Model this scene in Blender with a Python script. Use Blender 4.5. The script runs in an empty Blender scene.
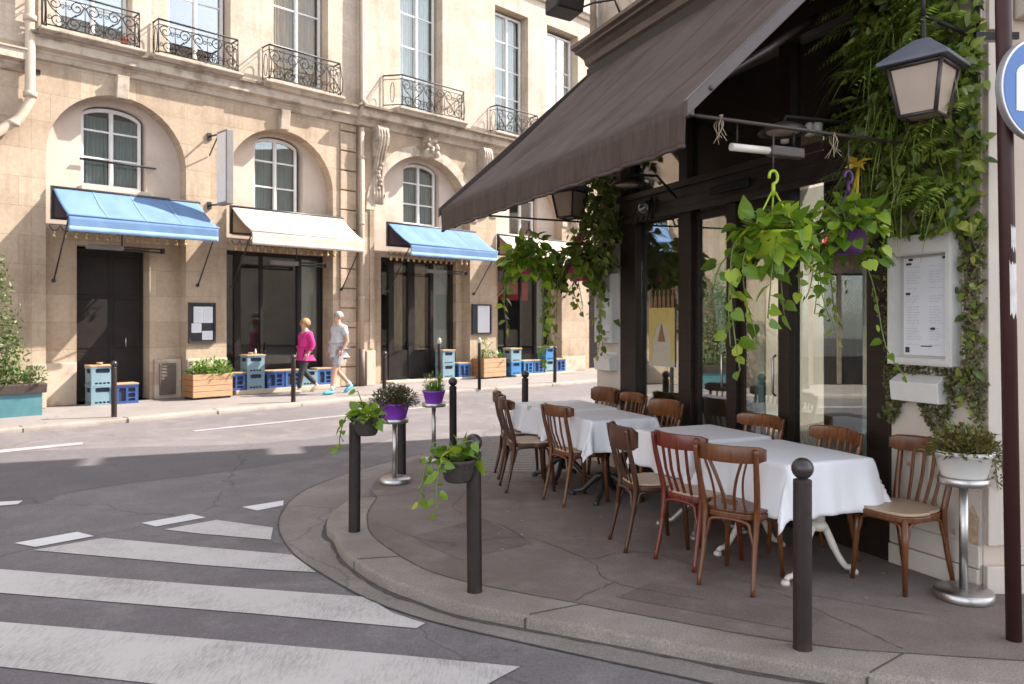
import bpy, bmesh, math, random
from mathutils import Vector, Matrix
random.seed(7)
PI = math.pi
rad = math.radians
scene = bpy.context.scene
COL = scene.collection

# ------------------------------------------------------------------ helpers
class MB:
    """collects geometry for ONE mesh object"""
    def __init__(s): s.v = []; s.f = []; s.s = []
    def add(s, vs, fs, smooth=False):
        o = len(s.v); s.v += [tuple(p) for p in vs]
        for f in fs: s.f.append(tuple(i + o for i in f)); s.s.append(smooth)
        return s
    def box(s, x0, x1, y0, y1, z0, z1, M=None):
        vs = [Vector(p) for p in ((x0,y0,z0),(x1,y0,z0),(x1,y1,z0),(x0,y1,z0),(x0,y0,z1),(x1,y0,z1),(x1,y1,z1),(x0,y1,z1))]
        if M: vs = [M @ p for p in vs]
        return s.add(vs, [(0,3,2,1),(4,5,6,7),(0,1,5,4),(1,2,6,5),(2,3,7,6),(3,0,4,7)])
    def prism(s, poly, z0, z1):
        n = len(poly)
        a = sum(poly[i][0]*poly[(i+1)%n][1]-poly[(i+1)%n][0]*poly[i][1] for i in range(n))
        if a < 0: poly = poly[::-1]
        vs = [(p[0],p[1],z0) for p in poly] + [(p[0],p[1],z1) for p in poly]
        fs = [tuple(range(n))[::-1], tuple(range(n,2*n))] + [(i,(i+1)%n,n+(i+1)%n,n+i) for i in range(n)]
        return s.add(vs, fs)
    def prism_x(s, poly, x0, x1):          # polygon in (y,z), swept along x
        n = len(poly)
        vs = [(x0,p[0],p[1]) for p in poly] + [(x1,p[0],p[1]) for p in poly]
        a = sum(poly[i][0]*poly[(i+1)%n][1]-poly[(i+1)%n][0]*poly[i][1] for i in range(n))
        fs = [tuple(range(n))[::-1], tuple(range(n,2*n))] + [(i,(i+1)%n,n+(i+1)%n,n+i) for i in range(n)]
        if a < 0: fs = [f[::-1] for f in fs]
        return s.add(vs, fs)
    def tube(s, pts, r, n=8, caps=True, flat=1.0, closed=False):
        pts = [Vector(p) for p in pts]; m = len(pts)
        rs = r if isinstance(r, (list, tuple)) else [r]*m
        o = len(s.v); t0 = (pts[1]-pts[0]).normalized()
        up = Vector((0,0,1)) if abs(t0.z) < .9 else Vector((1,0,0))
        nrm = (up - t0*up.dot(t0)).normalized()
        for i, p in enumerate(pts):
            if closed: t = (pts[(i+1)%m]-pts[i-1])
            elif i == 0: t = pts[1]-pts[0]
            elif i == m-1: t = pts[-1]-pts[-2]
            else: t = pts[i+1]-pts[i-1]
            t = t.normalized() if t.length > 1e-9 else t0
            nrm = nrm - t*nrm.dot(t)
            nrm = nrm.normalized() if nrm.length > 1e-6 else t.orthogonal().normalized()
            b = t.cross(nrm)
            for k in range(n):
                a = 2*PI*k/n
                s.v.append(tuple(p + (nrm*math.cos(a)*flat + b*math.sin(a))*rs[i]))
        rng = m if closed else m-1
        for i in range(rng):
            for k in range(n):
                j = (i+1) % m
                s.f.append((o+i*n+k, o+i*n+(k+1)%n, o+j*n+(k+1)%n, o+j*n+k)); s.s.append(True)
        if caps and not closed:
            s.f.append(tuple(o+k for k in range(n))[::-1]); s.s.append(False)
            s.f.append(tuple(o+(m-1)*n+k for k in range(n))); s.s.append(False)
        return s
    def lathe(s, prof, c=(0,0,0), n=20, M=None, smooth=True):
        o = len(s.v); m = len(prof)
        for r, z in prof:
            for k in range(n):
                a = 2*PI*k/n; p = Vector((c[0]+r*math.cos(a), c[1]+r*math.sin(a), c[2]+z))
                s.v.append(tuple(M @ p if M else p))
        for i in range(m-1):
            for k in range(n):
                s.f.append((o+i*n+k, o+i*n+(k+1)%n, o+(i+1)*n+(k+1)%n, o+(i+1)*n+k)); s.s.append(smooth)
        if prof[0][0] > 1e-6: s.f.append(tuple(o+k for k in range(n))[::-1]); s.s.append(False)
        if prof[-1][0] > 1e-6: s.f.append(tuple(o+(m-1)*n+k for k in range(n))); s.s.append(False)
        return s
    def ball(s, c, r, n=12, sz=1.0):
        m = max(6, n//2)
        return s.lathe([(max(1e-4, r*math.sin(PI*i/m)), -r*sz*math.cos(PI*i/m)) for i in range(m+1)], c, n)
    def panel(s, outer, holes, y0, y1):    # polygon with holes in (x,z), thickness y0..y1
        cu = bpy.data.curves.new('tmp', 'CURVE'); cu.dimensions = '2D'; cu.fill_mode = 'BOTH'; cu.extrude = (y1-y0)/2
        for poly in [outer]+holes:
            sp = cu.splines.new('POLY'); sp.points.add(len(poly)-1); sp.use_cyclic_u = True
            for i, p in enumerate(poly): sp.points[i].co = (p[0], p[1], 0, 1)
        ob = bpy.data.objects.new('tmp', cu); COL.objects.link(ob)
        bpy.context.view_layer.update()
        me = bpy.data.meshes.new_from_object(ob.evaluated_get(bpy.context.evaluated_depsgraph_get()))
        yc = (y0+y1)/2
        s.add([(v.co.x, yc - v.co.z, v.co.y) for v in me.vertices], [tuple(p.vertices) for p in me.polygons])
        bpy.data.objects.remove(ob); bpy.data.curves.remove(cu); bpy.data.meshes.remove(me)
        return s
    def build(s, name, mat, parent=None, bevel=0, recenter=False, seg=2):
        me = bpy.data.meshes.new(name)
        off = Vector((0,0,0))
        if recenter:
            xs = [p[0] for p in s.v]; ys = [p[1] for p in s.v]; zs = [p[2] for p in s.v]
            off = Vector(((min(xs)+max(xs))/2, (min(ys)+max(ys))/2, min(zs)))
        me.from_pydata([tuple(Vector(p)-off) for p in s.v], [], s.f)
        me.polygons.foreach_set('use_smooth', s.s)
        me.update()
        if mat: me.materials.append(mat)
        ob = bpy.data.objects.new(name, me); COL.objects.link(ob)
        ob.location = off
        if parent: ob.parent = parent
        if bevel:
            b = ob.modifiers.new('bevel', 'BEVEL'); b.width = bevel; b.segments = seg; b.limit_method = 'ANGLE'; b.angle_limit = rad(40)
        return ob

def tag(o, label=None, cat=None, group=None, kind=None):
    if label: o['label'] = label
    if cat: o['category'] = cat
    if group: o['group'] = group
    if kind: o['kind'] = kind
    return o
def thing(name, label, cat, loc=(0,0,0), rz=0, group=None):
    o = bpy.data.objects.new(name, None); COL.objects.link(o)
    o.empty_display_size = .1
    o.location = loc; o.rotation_euler = (0,0,rz)
    return tag(o, label, cat, group)
def dup(root, loc, rz, label, group=None):
    r = root.copy(); COL.objects.link(r); r.location = loc; r.rotation_euler = (0,0,rz); r['label'] = label
    if group: r['group'] = group
    for ch in list(root.children):
        c = ch.copy(); COL.objects.link(c); c.parent = r
        for g in list(ch.children):
            d = g.copy(); COL.objects.link(d); d.parent = c
    return r

# ------------------------------------------------------------------ materials
def newmat(name):
    m = bpy.data.materials.new(name); m.use_nodes = True
    nt = m.node_tree; return m, nt, nt.nodes['Principled BSDF']
def N(nt, t, **kw):
    n = nt.nodes.new(t)
    for k, v in kw.items():
        if k in n.inputs: n.inputs[k].default_value = v
        else: setattr(n, k, v)
    return n
def rgba(c): return (c[0], c[1], c[2], 1)
def pm(name, c1, c2=None, scale=6, rough=.6, metal=0, bump=0, bscale=None, detail=6, spec=.5, rvar=0, stretch=None, c3=None, scale3=.8):
    """noise-varied surface"""
    m, nt, b = newmat(name); L = nt.links
    b.inputs['Roughness'].default_value = rough; b.inputs['Metallic'].default_value = metal
    b.inputs['Specular IOR Level'].default_value = spec
    tc = N(nt, 'ShaderNodeTexCoord'); src = tc.outputs['Object']
    if stretch:
        mp = N(nt, 'ShaderNodeMapping'); mp.inputs['Scale'].default_value = stretch; L.new(src, mp.inputs[0]); src = mp.outputs[0]
    nz = N(nt, 'ShaderNodeTexNoise', Scale=scale, Detail=detail, Roughness=.6); L.new(src, nz.inputs['Vector'])
    if c2:
        r = N(nt, 'ShaderNodeValToRGB'); r.color_ramp.elements[0].position = .32; r.color_ramp.elements[1].position = .68
        r.color_ramp.elements[0].color = rgba(c1); r.color_ramp.elements[1].color = rgba(c2); L.new(nz.outputs['Fac'], r.inputs[0])
        out = r.outputs[0]
        if c3:
            n3 = N(nt, 'ShaderNodeTexNoise', Scale=scale3, Detail=5, Roughness=.65); L.new(src, n3.inputs['Vector'])
            r3 = N(nt, 'ShaderNodeValToRGB'); r3.color_ramp.elements[0].position = .5; r3.color_ramp.elements[1].position = .66
            L.new(n3.outputs['Fac'], r3.inputs[0])
            mx = N(nt, 'ShaderNodeMixRGB'); L.new(r3.outputs[0], mx.inputs[0]); L.new(out, mx.inputs[1]); mx.inputs[2].default_value = rgba(c3); out = mx.outputs[0]
        L.new(out, b.inputs['Base Color'])
    else: b.inputs['Base Color'].default_value = rgba(c1)
    if rvar:
        mr = N(nt, 'ShaderNodeMapRange'); mr.inputs[1].default_value = .3; mr.inputs[2].default_value = .7
        mr.inputs[3].default_value = max(0, rough-rvar); mr.inputs[4].default_value = rough+rvar
        L.new(nz.outputs['Fac'], mr.inputs[0]); L.new(mr.outputs[0], b.inputs['Roughness'])
    if bump:
        n2 = N(nt, 'ShaderNodeTexNoise', Scale=bscale or scale*4, Detail=6, Roughness=.65); L.new(src, n2.inputs['Vector'])
        bp = N(nt, 'ShaderNodeBump', Strength=bump, Distance=.02); L.new(n2.outputs['Fac'], bp.inputs['Height']); L.new(bp.outputs[0], b.inputs['Normal'])
    return m

def stone_mat(name, ca, cb, mortar, bw=.95, bh=.42, msize=.006, stain=(.16,.11,.075), stain_amt=.55, off=.5):
    m, nt, b = newmat(name); L = nt.links
    b.inputs['Roughness'].default_value = .85; b.inputs['Specular IOR Level'].default_value = .25
    tc = N(nt, 'ShaderNodeTexCoord'); sep = N(nt, 'ShaderNodeSeparateXYZ'); L.new(tc.outputs['Object'], sep.inputs[0])
    cmb = N(nt, 'ShaderNodeCombineXYZ'); L.new(sep.outputs['X'], cmb.inputs['X']); L.new(sep.outputs['Z'], cmb.inputs['Y'])
    br = N(nt, 'ShaderNodeTexBrick', Scale=1.0); br.offset = off
    br.inputs['Mortar Size'].default_value = msize; br.inputs['Mortar Smooth'].default_value = .3; br.inputs['Bias'].default_value = 0
    br.inputs['Brick Width'].default_value = bw; br.inputs['Row Height'].default_value = bh
    br.inputs['Color1'].default_value = rgba(ca); br.inputs['Color2'].default_value = rgba(cb); br.inputs['Mortar'].default_value = rgba(mortar)
    L.new(cmb.outputs[0], br.inputs['Vector'])
    n1 = N(nt, 'ShaderNodeTexNoise', Scale=.9, Detail=8, Roughness=.65); L.new(tc.outputs['Object'], n1.inputs['Vector'])
    r1 = N(nt, 'ShaderNodeValToRGB'); r1.color_ramp.elements[0].position = .48; r1.color_ramp.elements[1].position = .78
    L.new(n1.outputs['Fac'], r1.inputs[0])
    ml = N(nt, 'ShaderNodeMath', operation='MULTIPLY'); L.new(r1.outputs[0], ml.inputs[0]); ml.inputs[1].default_value = stain_amt
    mx = N(nt, 'ShaderNodeMixRGB'); L.new(ml.outputs[0], mx.inputs[0]); L.new(br.outputs['Color'], mx.inputs[1]); mx.inputs[2].default_value = rgba(stain)
    n2 = N(nt, 'ShaderNodeTexNoise', Scale=14, Detail=8, Roughness=.7); L.new(tc.outputs['Object'], n2.inputs['Vector'])
    ov = N(nt, 'ShaderNodeMixRGB', blend_type='OVERLAY'); ov.inputs[0].default_value = .35; L.new(mx.outputs[0], ov.inputs[1]); L.new(n2.outputs['Fac'], ov.inputs[2])
    ms = N(nt, 'ShaderNodeMapping'); ms.inputs['Scale'].default_value = (2.2,2.2,.22); L.new(tc.outputs['Object'], ms.inputs[0])
    n4 = N(nt, 'ShaderNodeTexNoise', Scale=1.4, Detail=7, Roughness=.68); L.new(ms.outputs[0], n4.inputs['Vector'])
    r4 = N(nt, 'ShaderNodeValToRGB'); r4.color_ramp.elements[0].position = .5; r4.color_ramp.elements[1].position = .8
    r4.color_ramp.elements[0].color = (1,1,1,1); r4.color_ramp.elements[1].color = (.6,.55,.5,1); L.new(n4.outputs['Fac'], r4.inputs[0])
    m4 = N(nt, 'ShaderNodeMixRGB', blend_type='MULTIPLY'); m4.inputs[0].default_value = .85; L.new(ov.outputs[0], m4.inputs[1]); L.new(r4.outputs[0], m4.inputs[2])
    L.new(m4.outputs[0], b.inputs['Base Color'])
    ad = N(nt, 'ShaderNodeMath', operation='MULTIPLY_ADD'); L.new(br.outputs['Fac'], ad.inputs[0]); ad.inputs[1].default_value = -1.0; L.new(n2.outputs['Fac'], ad.inputs[2])
    bp = N(nt, 'ShaderNodeBump', Strength=.35, Distance=.012); L.new(ad.outputs[0], bp.inputs['Height']); L.new(bp.outputs[0], b.inputs['Normal'])
    return m

def glass_mat(name, lo=.1, hi=.75, tint=(.9,.93,.92), rough=.0, refl=(1,1,1)):
    m = bpy.data.materials.new(name); m.use_nodes = True; nt = m.node_tree; L = nt.links
    nt.nodes.remove(nt.nodes['Principled BSDF']); out = nt.nodes['Material Output']
    tr = N(nt, 'ShaderNodeBsdfTransparent'); tr.inputs[0].default_value = rgba(tint)
    gl = N(nt, 'ShaderNodeBsdfGlossy'); gl.inputs['Roughness'].default_value = rough; gl.inputs[0].default_value = rgba(refl)
    lw = N(nt, 'ShaderNodeLayerWeight', Blend=.35); mr = N(nt, 'ShaderNodeMapRange')
    mr.inputs[3].default_value = lo; mr.inputs[4].default_value = hi; L.new(lw.outputs['Facing'], mr.inputs[0])
    mx = N(nt, 'ShaderNodeMixShader'); L.new(mr.outputs[0], mx.inputs[0]); L.new(tr.outputs[0], mx.inputs[1]); L.new(gl.outputs[0], mx.inputs[2])
    L.new(mx.outputs[0], out.inputs[0])
    return m

def leaf_mat(name, cols, trans=.3, rough=.33):
    m, nt, b = newmat(name); L = nt.links
    g = N(nt, 'ShaderNodeNewGeometry'); r = N(nt, 'ShaderNodeValToRGB'); cr = r.color_ramp
    cr.elements[0].color = rgba(cols[0]); cr.elements[0].position = 0
    cr.elements[1].color = rgba(cols[-1]); cr.elements[1].position = 1
    for i, c in enumerate(cols[1:-1]):
        e = cr.elements.new((i+1)/(len(cols)-1)); e.color = rgba(c)
    L.new(g.outputs['Random Per Island'], r.inputs[0]); L.new(r.outputs[0], b.inputs['Base Color'])
    b.inputs['Roughness'].default_value = rough
    tl = N(nt, 'ShaderNodeBsdfTranslucent'); L.new(r.outputs[0], tl.inputs[0])
    mx = N(nt, 'ShaderNodeMixShader'); mx.inputs[0].default_value = trans
    L.new(b.outputs[0], mx.inputs[1]); L.new(tl.outputs[0], mx.inputs[2]); L.new(mx.outputs[0], nt.nodes['Material Output'].inputs[0])
    return m

def wood_mat(name, c1, c2, rough=.35, sc=(14,14,1.6), planks=0):
    m, nt, b = newmat(name); L = nt.links
    tc = N(nt, 'ShaderNodeTexCoord'); mp = N(nt, 'ShaderNodeMapping'); mp.inputs['Scale'].default_value = sc; L.new(tc.outputs['Object'], mp.inputs[0])
    nz = N(nt, 'ShaderNodeTexNoise', Scale=3, Detail=8, Roughness=.6, Distortion=.8); L.new(mp.outputs[0], nz.inputs['Vector'])
    r = N(nt, 'ShaderNodeValToRGB'); r.color_ramp.elements[0].position = .3; r.color_ramp.elements[1].position = .7
    r.color_ramp.elements[0].color = rgba(c1); r.color_ramp.elements[1].color = rgba(c2); L.new(nz.outputs['Fac'], r.inputs[0])
    L.new(r.outputs[0], b.inputs['Base Color']); b.inputs['Roughness'].default_value = rough
    mr = N(nt, 'ShaderNodeMapRange'); mr.inputs[3].default_value = rough-.1; mr.inputs[4].default_value = rough+.2; L.new(nz.outputs['Fac'], mr.inputs[0]); L.new(mr.outputs[0], b.inputs['Roughness'])
    bp = N(nt, 'ShaderNodeBump', Strength=.12, Distance=.004); L.new(nz.outputs['Fac'], bp.inputs['Height']); L.new(bp.outputs[0], b.inputs['Normal'])
    return m

def asphalt_mat(name, c1, c2, patch, spk=.95, crack=True, scale=.35):
    m, nt, b = newmat(name); L = nt.links
    b.inputs['Roughness'].default_value = .8; b.inputs['Specular IOR Level'].default_value = .35
    tc = N(nt, 'ShaderNodeTexCoord'); P = tc.outputs['Object']
    big = N(nt, 'ShaderNodeTexNoise', Scale=scale, Detail=7, Roughness=.6); L.new(P, big.inputs['Vector'])
    r = N(nt, 'ShaderNodeValToRGB'); r.color_ramp.elements[0].position = .35; r.color_ramp.elements[1].position = .65
    r.color_ramp.elements[0].color = rgba(c1); r.color_ramp.elements[1].color = rgba(c2); L.new(big.outputs['Fac'], r.inputs[0])
    md = N(nt, 'ShaderNodeTexNoise', Scale=2.3, Detail=8, Roughness=.7); L.new(P, md.inputs['Vector'])
    rm = N(nt, 'ShaderNodeValToRGB'); rm.color_ramp.elements[0].position = .48; rm.color_ramp.elements[1].position = .68; L.new(md.outputs['Fac'], rm.inputs[0])
    mm = N(nt, 'ShaderNodeMath', operation='MULTIPLY'); mm.inputs[1].default_value = .7; L.new(rm.outputs[0], mm.inputs[0])
    mx = N(nt, 'ShaderNodeMixRGB'); L.new(mm.outputs[0], mx.inputs[0]); L.new(r.outputs[0], mx.inputs[1]); mx.inputs[2].default_value = rgba(patch)
    fine = N(nt, 'ShaderNodeTexNoise', Scale=95, Detail=4, Roughness=.75); L.new(P, fine.inputs['Vector'])
    ov = N(nt, 'ShaderNodeMixRGB', blend_type='OVERLAY'); ov.inputs[0].default_value = spk; L.new(mx.outputs[0], ov.inputs[1]); L.new(fine.outputs['Fac'], ov.inputs[2])
    sp = N(nt, 'ShaderNodeTexNoise', Scale=5.5, Detail=4, Roughness=.5); L.new(P, sp.inputs['Vector'])
    rs = N(nt, 'ShaderNodeValToRGB'); rs.color_ramp.elements[0].position = .66; rs.color_ramp.elements[1].position = .74
    rs.color_ramp.elements[0].color = (1,1,1,1); rs.color_ramp.elements[1].color = (.72,.71,.7,1); L.new(sp.outputs['Fac'], rs.inputs[0])
    ms = N(nt, 'ShaderNodeMixRGB', blend_type='MULTIPLY'); ms.inputs[0].default_value = .8; L.new(ov.outputs[0], ms.inputs[1]); L.new(rs.outputs[0], ms.inputs[2])
    out = ms.outputs[0]
    if crack:
        vo = N(nt, 'ShaderNodeTexVoronoi', feature='DISTANCE_TO_EDGE', Scale=.22); 
        wn = N(nt, 'ShaderNodeTexNoise', Scale=1.6, Detail=5); L.new(P, wn.inputs['Vector'])
        va = N(nt, 'ShaderNodeVectorMath', operation='MULTIPLY_ADD'); L.new(wn.outputs['Color'], va.inputs[0]); va.inputs[1].default_value = (.5,.5,.5); L.new(P, va.inputs[2])
        L.new(va.outputs[0], vo.inputs['Vector'])
        rc = N(nt, 'ShaderNodeValToRGB'); rc.color_ramp.elements[0].position = .0; rc.color_ramp.elements[1].position = .0022
        rc.color_ramp.elements[0].color = (.62,.6,.58,1); rc.color_ramp.elements[1].color = (1,1,1,1); L.new(vo.outputs['Distance'], rc.inputs[0])
        mu = N(nt, 'ShaderNodeMixRGB', blend_type='MULTIPLY'); mu.inputs[0].default_value = .8; L.new(out, mu.inputs[1]); L.new(rc.outputs[0], mu.inputs[2]); out = mu.outputs[0]
    L.new(out, b.inputs['Base Color'])
    bp = N(nt, 'ShaderNodeBump', Strength=.4, Distance=.004); L.new(fine.outputs['Fac'], bp.inputs['Height']); L.new(bp.outputs[0], b.inputs['Normal'])
    return m

def paint_mat(name, c, worn, amt=.55):
    """road paint worn through to the asphalt"""
    m, nt, b = newmat(name); L = nt.links; b.inputs['Roughness'].default_value = .7
    tc = N(nt, 'ShaderNodeTexCoord'); P = tc.outputs['Object']
    a = N(nt, 'ShaderNodeTexNoise', Scale=1.7, Detail=9, Roughness=.72); L.new(P, a.inputs['Vector'])
    mp = N(nt, 'ShaderNodeMapping'); mp.inputs['Scale'].default_value = (25,4,4); mp.inputs['Rotation'].default_value = (0,0,.5); L.new(P, mp.inputs[0])
    f = N(nt, 'ShaderNodeTexNoise', Scale=3, Detail=8, Roughness=.75); L.new(mp.outputs[0], f.inputs['Vector'])
    mu = N(nt, 'ShaderNodeMath', operation='MULTIPLY'); L.new(a.outputs['Fac'], mu.inputs[0]); L.new(f.outputs['Fac'], mu.inputs[1])
    r = N(nt, 'ShaderNodeValToRGB'); r.color_ramp.elements[0].position = .22; r.color_ramp.elements[1].position = .42
    r.color_ramp.elements[0].color = (0,0,0,1); r.color_ramp.elements[1].color = (amt,amt,amt,1); L.new(mu.outputs[0], r.inputs[0])
    mx = N(nt, 'ShaderNodeMixRGB'); L.new(r.outputs[0], mx.inputs[0]); mx.inputs[1].default_value = rgba(c); mx.inputs[2].default_value = rgba(worn)
    fine = N(nt, 'ShaderNodeTexNoise', Scale=120, Detail=3, Roughness=.7); L.new(P, fine.inputs['Vector'])
    ov = N(nt, 'ShaderNodeMixRGB', blend_type='OVERLAY'); ov.inputs[0].default_value = .25; L.new(mx.outputs[0], ov.inputs[1]); L.new(fine.outputs['Fac'], ov.inputs[2])
    L.new(ov.outputs[0], b.inputs['Base Color'])
    return m

M = {}
M['stone'] = stone_mat('limestone blocks', (.51,.415,.325), (.44,.352,.27), (.4,.315,.24), bw=1.15, bh=.46)
M['stone_low'] = stone_mat('weathered limestone', (.45,.345,.25), (.37,.277,.194), (.305,.226,.155), bw=1.0, bh=.52, stain_amt=.7)
M['stone_up'] = stone_mat('upper limestone', (.52,.428,.34), (.45,.366,.284), (.42,.338,.26), bw=1.3, bh=.4, msize=.004, stain_amt=.5)
M['trim'] = pm('carved limestone', (.48,.4,.32), (.38,.305,.235), 5, .85, bump=.3, c3=(.22,.17,.125), scale3=2.2)
M['trim_dark'] = pm('sooted stone', (.12,.09,.07), (.25,.18,.125), 5, .9, bump=.4)
M['plaster'] = pm('pale pink plaster', (.54,.44,.365), (.48,.385,.315), 1.5, .85, bump=.12, bscale=30, c3=(.42,.33,.26), scale3=.9)
M['plinth'] = pm('plinth stone', (.50,.40,.31), (.42,.33,.25), 3, .85, bump=.25, c3=(.3,.22,.16), scale3=1.5)
M['white_paint'] = pm('white joinery paint', (.72,.70,.68), (.64,.61,.58), 8, .45)
M['black'] = pm('black joinery', (.014,.011,.011), (.022,.018,.017), 4, .42, spec=.25)
M['darkbrown'] = pm('dark brown joinery', (.016,.0095,.0075), (.026,.0165,.013), 5, .4, bump=.1, stretch=(1,1,6), spec=.22)
M['cornice_wood'] = pm('weathered brown cornice', (.085,.06,.048), (.13,.1,.082), 6, .6, bump=.2, stretch=(1,6,6))
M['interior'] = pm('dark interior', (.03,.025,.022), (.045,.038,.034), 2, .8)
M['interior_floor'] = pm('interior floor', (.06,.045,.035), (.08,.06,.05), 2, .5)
M['glass'] = glass_mat('window glass', .12, .8, rough=.015)
M['glass_shop'] = glass_mat('shop glass', .04, .32, rough=.02)
M['glass_mid'] = glass_mat('mezzanine glass', .06, .5, (.7,.76,.76), rough=.01)
M['glass_rest'] = glass_mat('restaurant glass', .07, .8, (.8,.85,.82), rough=.0)
M['glass_upper'] = glass_mat('clerestory glass', .13, .5, (.6,.58,.56), rough=.05)
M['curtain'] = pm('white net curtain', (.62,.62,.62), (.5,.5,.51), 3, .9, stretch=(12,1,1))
M['curtain_beige'] = pm('beige curtain', (.42,.3,.2), (.3,.2,.13), 3, .9, stretch=(12,1,1))
M['curtain_gold'] = pm('gold curtain', (.4,.25,.1), (.25,.14,.06), 3, .9, stretch=(12,1,1))
M['curtain_green'] = pm('pale green curtain', (.56,.68,.62), (.44,.55,.5), 3, .9, stretch=(12,12,1))
M['iron'] = pm('wrought iron', (.014,.011,.011), (.022,.018,.017), 12, .5, spec=.25)
M['iron_rod'] = pm('awning iron', (.02,.018,.018), None, rough=.45)
M['pipe'] = pm('painted pipe', (.47,.37,.28), (.4,.31,.23), 4, .55)
M['pipe_dark'] = pm('cast iron shoe', (.1,.075,.06), (.14,.1,.08), 6, .6)
M['blue_cloth'] = pm('sky blue canvas', (.115,.19,.32), (.13,.21,.345), 4, .9, bump=.15, bscale=6, c3=(.1,.165,.28), scale3=1.2, spec=.2)
M['cream_cloth'] = pm('cream canvas', (.53,.46,.39), (.49,.42,.355), 4, .9, bump=.15, bscale=6, c3=(.43,.365,.305), scale3=1.2, spec=.2)
M['purple_board'] = pm('aubergine board', (.085,.052,.06), (.11,.07,.078), 3, .55)
M['tan_board'] = pm('tan board', (.42,.29,.18), (.37,.25,.155), 3, .6)
M['bulb'] = pm('amber bulb', (.5,.3,.12), (.6,.42,.2), 9, .25)
M['heater'] = pm('grey heater casing', (.16,.14,.135), (.2,.18,.17), 5, .45)
M['paper'] = pm('paper', (.68,.68,.7), (.62,.62,.65), 4, .7)
M['ink'] = pm('grey ink', (.5,.5,.54), (.57,.57,.61), 30, .8)
M['ink_dark'] = pm('dark ink', (.04,.04,.045), None, rough=.8)
M['board_black'] = pm('black menu board', (.02,.018,.02), (.03,.026,.028), 6, .5)
M['crate_light'] = pm('pale blue crate plastic', (.15,.235,.275), (.185,.27,.31), 4, .5)
M['crate_blue'] = pm('deep blue crate plastic', (.03,.09,.25), (.045,.12,.3), 4, .45)
M['crate_navy'] = pm('royal blue crate plastic', (.025,.055,.19), (.04,.08,.24), 4, .45)
M['crate_mid'] = pm('bright blue crate plastic', (.035,.15,.34), (.05,.18,.38), 4, .45)
M['crate_in'] = pm('dark crate inside', (.02,.03,.06), None, rough=.8)
M['plank'] = wood_mat('pale plank', (.36,.2,.105), (.47,.29,.165), .6, (1.2,8,8))
M['plank_dark'] = wood_mat('orange plank', (.3,.125,.045), (.38,.18,.07), .6, (1.2,8,8))
M['gap'] = pm('dark gap', (.03,.022,.018), None, rough=.9)
M['tabletop'] = wood_mat('wooden board', (.35,.21,.11), (.48,.31,.18), .55, (2,10,10))
M['teal'] = pm('teal painted metal', (.06,.17,.19), (.08,.2,.225), 4, .5, c3=(.045,.13,.15))
M['wicker_dark'] = pm('dark trough', (.055,.035,.03), (.09,.06,.05), 20, .7, bump=.5, bscale=60)
M['road'] = asphalt_mat('road asphalt', (.112,.096,.097), (.152,.133,.132), (.195,.172,.167))
M['road_dark'] = asphalt_mat('dark asphalt with shade', (.092,.08,.083), (.112,.099,.102), (.128,.114,.116))  # darker road patch, its tone lowered further to deepen the shade there
M['gutter'] = asphalt_mat('gutter asphalt', (.165,.137,.12), (.205,.174,.154), (.24,.206,.184), scale=.9)
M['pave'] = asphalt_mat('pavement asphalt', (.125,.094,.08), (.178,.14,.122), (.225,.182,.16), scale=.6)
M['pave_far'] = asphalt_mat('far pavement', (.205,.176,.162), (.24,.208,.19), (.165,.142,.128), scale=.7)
M['setts'] = None
M['kerb'] = asphalt_mat('granite kerb', (.19,.155,.13), (.26,.22,.19), (.145,.118,.098), spk=.95, crack=False, scale=1.3)
M['kerb_far'] = pm('pale granite kerb', (.235,.195,.165), (.3,.255,.22), 3, .8, bump=.3, bscale=40, c3=(.18,.15,.125))
M['kerb_joint'] = pm('mossy kerb joint', (.05,.05,.03), (.08,.07,.04), 9, .95)
M['paint'] = paint_mat('road paint', (.45,.415,.385), (.19,.165,.152), .9)
M['paint_new'] = paint_mat('fresh road paint', (.6,.57,.56), (.3,.27,.26), .4)
M['cream'] = pm('cream wall paint', (.52,.445,.38), (.47,.4,.335), 2, .6, bump=.12, bscale=25, c3=(.48,.4,.33), scale3=1.6)
M['cream_side'] = pm('pale pink wall paint', (.52,.415,.345), (.48,.38,.31), 1.4, .65, bump=.1, bscale=25)
M['peel'] = pm('peeled plaster', (.36,.22,.13), (.5,.36,.25), 25, .9, bump=.5)
M['awning'] = pm('brown canvas', (.083,.062,.053), (.103,.078,.067), 2.2, .9, bump=.14, bscale=8, c3=(.066,.049,.042), scale3=1.3, spec=.2)
M['awning_seam'] = pm('dark canvas seam', (.05,.033,.028), None, rough=.9)
M['valance'] = pm('brown valance canvas', (.06,.041,.033), (.088,.064,.053), 5, .9, bump=.2, stretch=(8,8,1), spec=.2)
M['alum'] = pm('bronze rail', (.05,.033,.03), (.065,.045,.04), 6, .4, metal=.2)
M['steel'] = pm('brushed steel', (.5,.48,.46), (.4,.38,.365), 6, .36, metal=1, rvar=.12)
M['bollard'] = pm('brown bollard paint', (.02,.0125,.011), (.028,.0185,.017), 5, .5, bump=.06, bscale=30, c3=(.04,.028,.025), scale3=3, spec=.22)
M['bollard_cap'] = pm('bollard ball paint', (.024,.017,.017), (.04,.03,.029), 7, .3)
M['pole'] = pm('maroon pole paint', (.038,.014,.0125), (.05,.02,.018), 5, .45, bump=.05, spec=.25)
M['sticker'] = pm('torn white sticker', (.6,.56,.54), (.45,.4,.38), 18, .7)
M['sign_blue'] = pm('sign blue', (.008,.085,.3), (.011,.1,.33), 3, .35)
M['sign_white'] = pm('sign white', (.74,.74,.74), None, rough=.4)
M['sign_grey'] = pm('sign rim', (.3,.28,.28), (.24,.22,.22), 8, .45, metal=.3)
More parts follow.
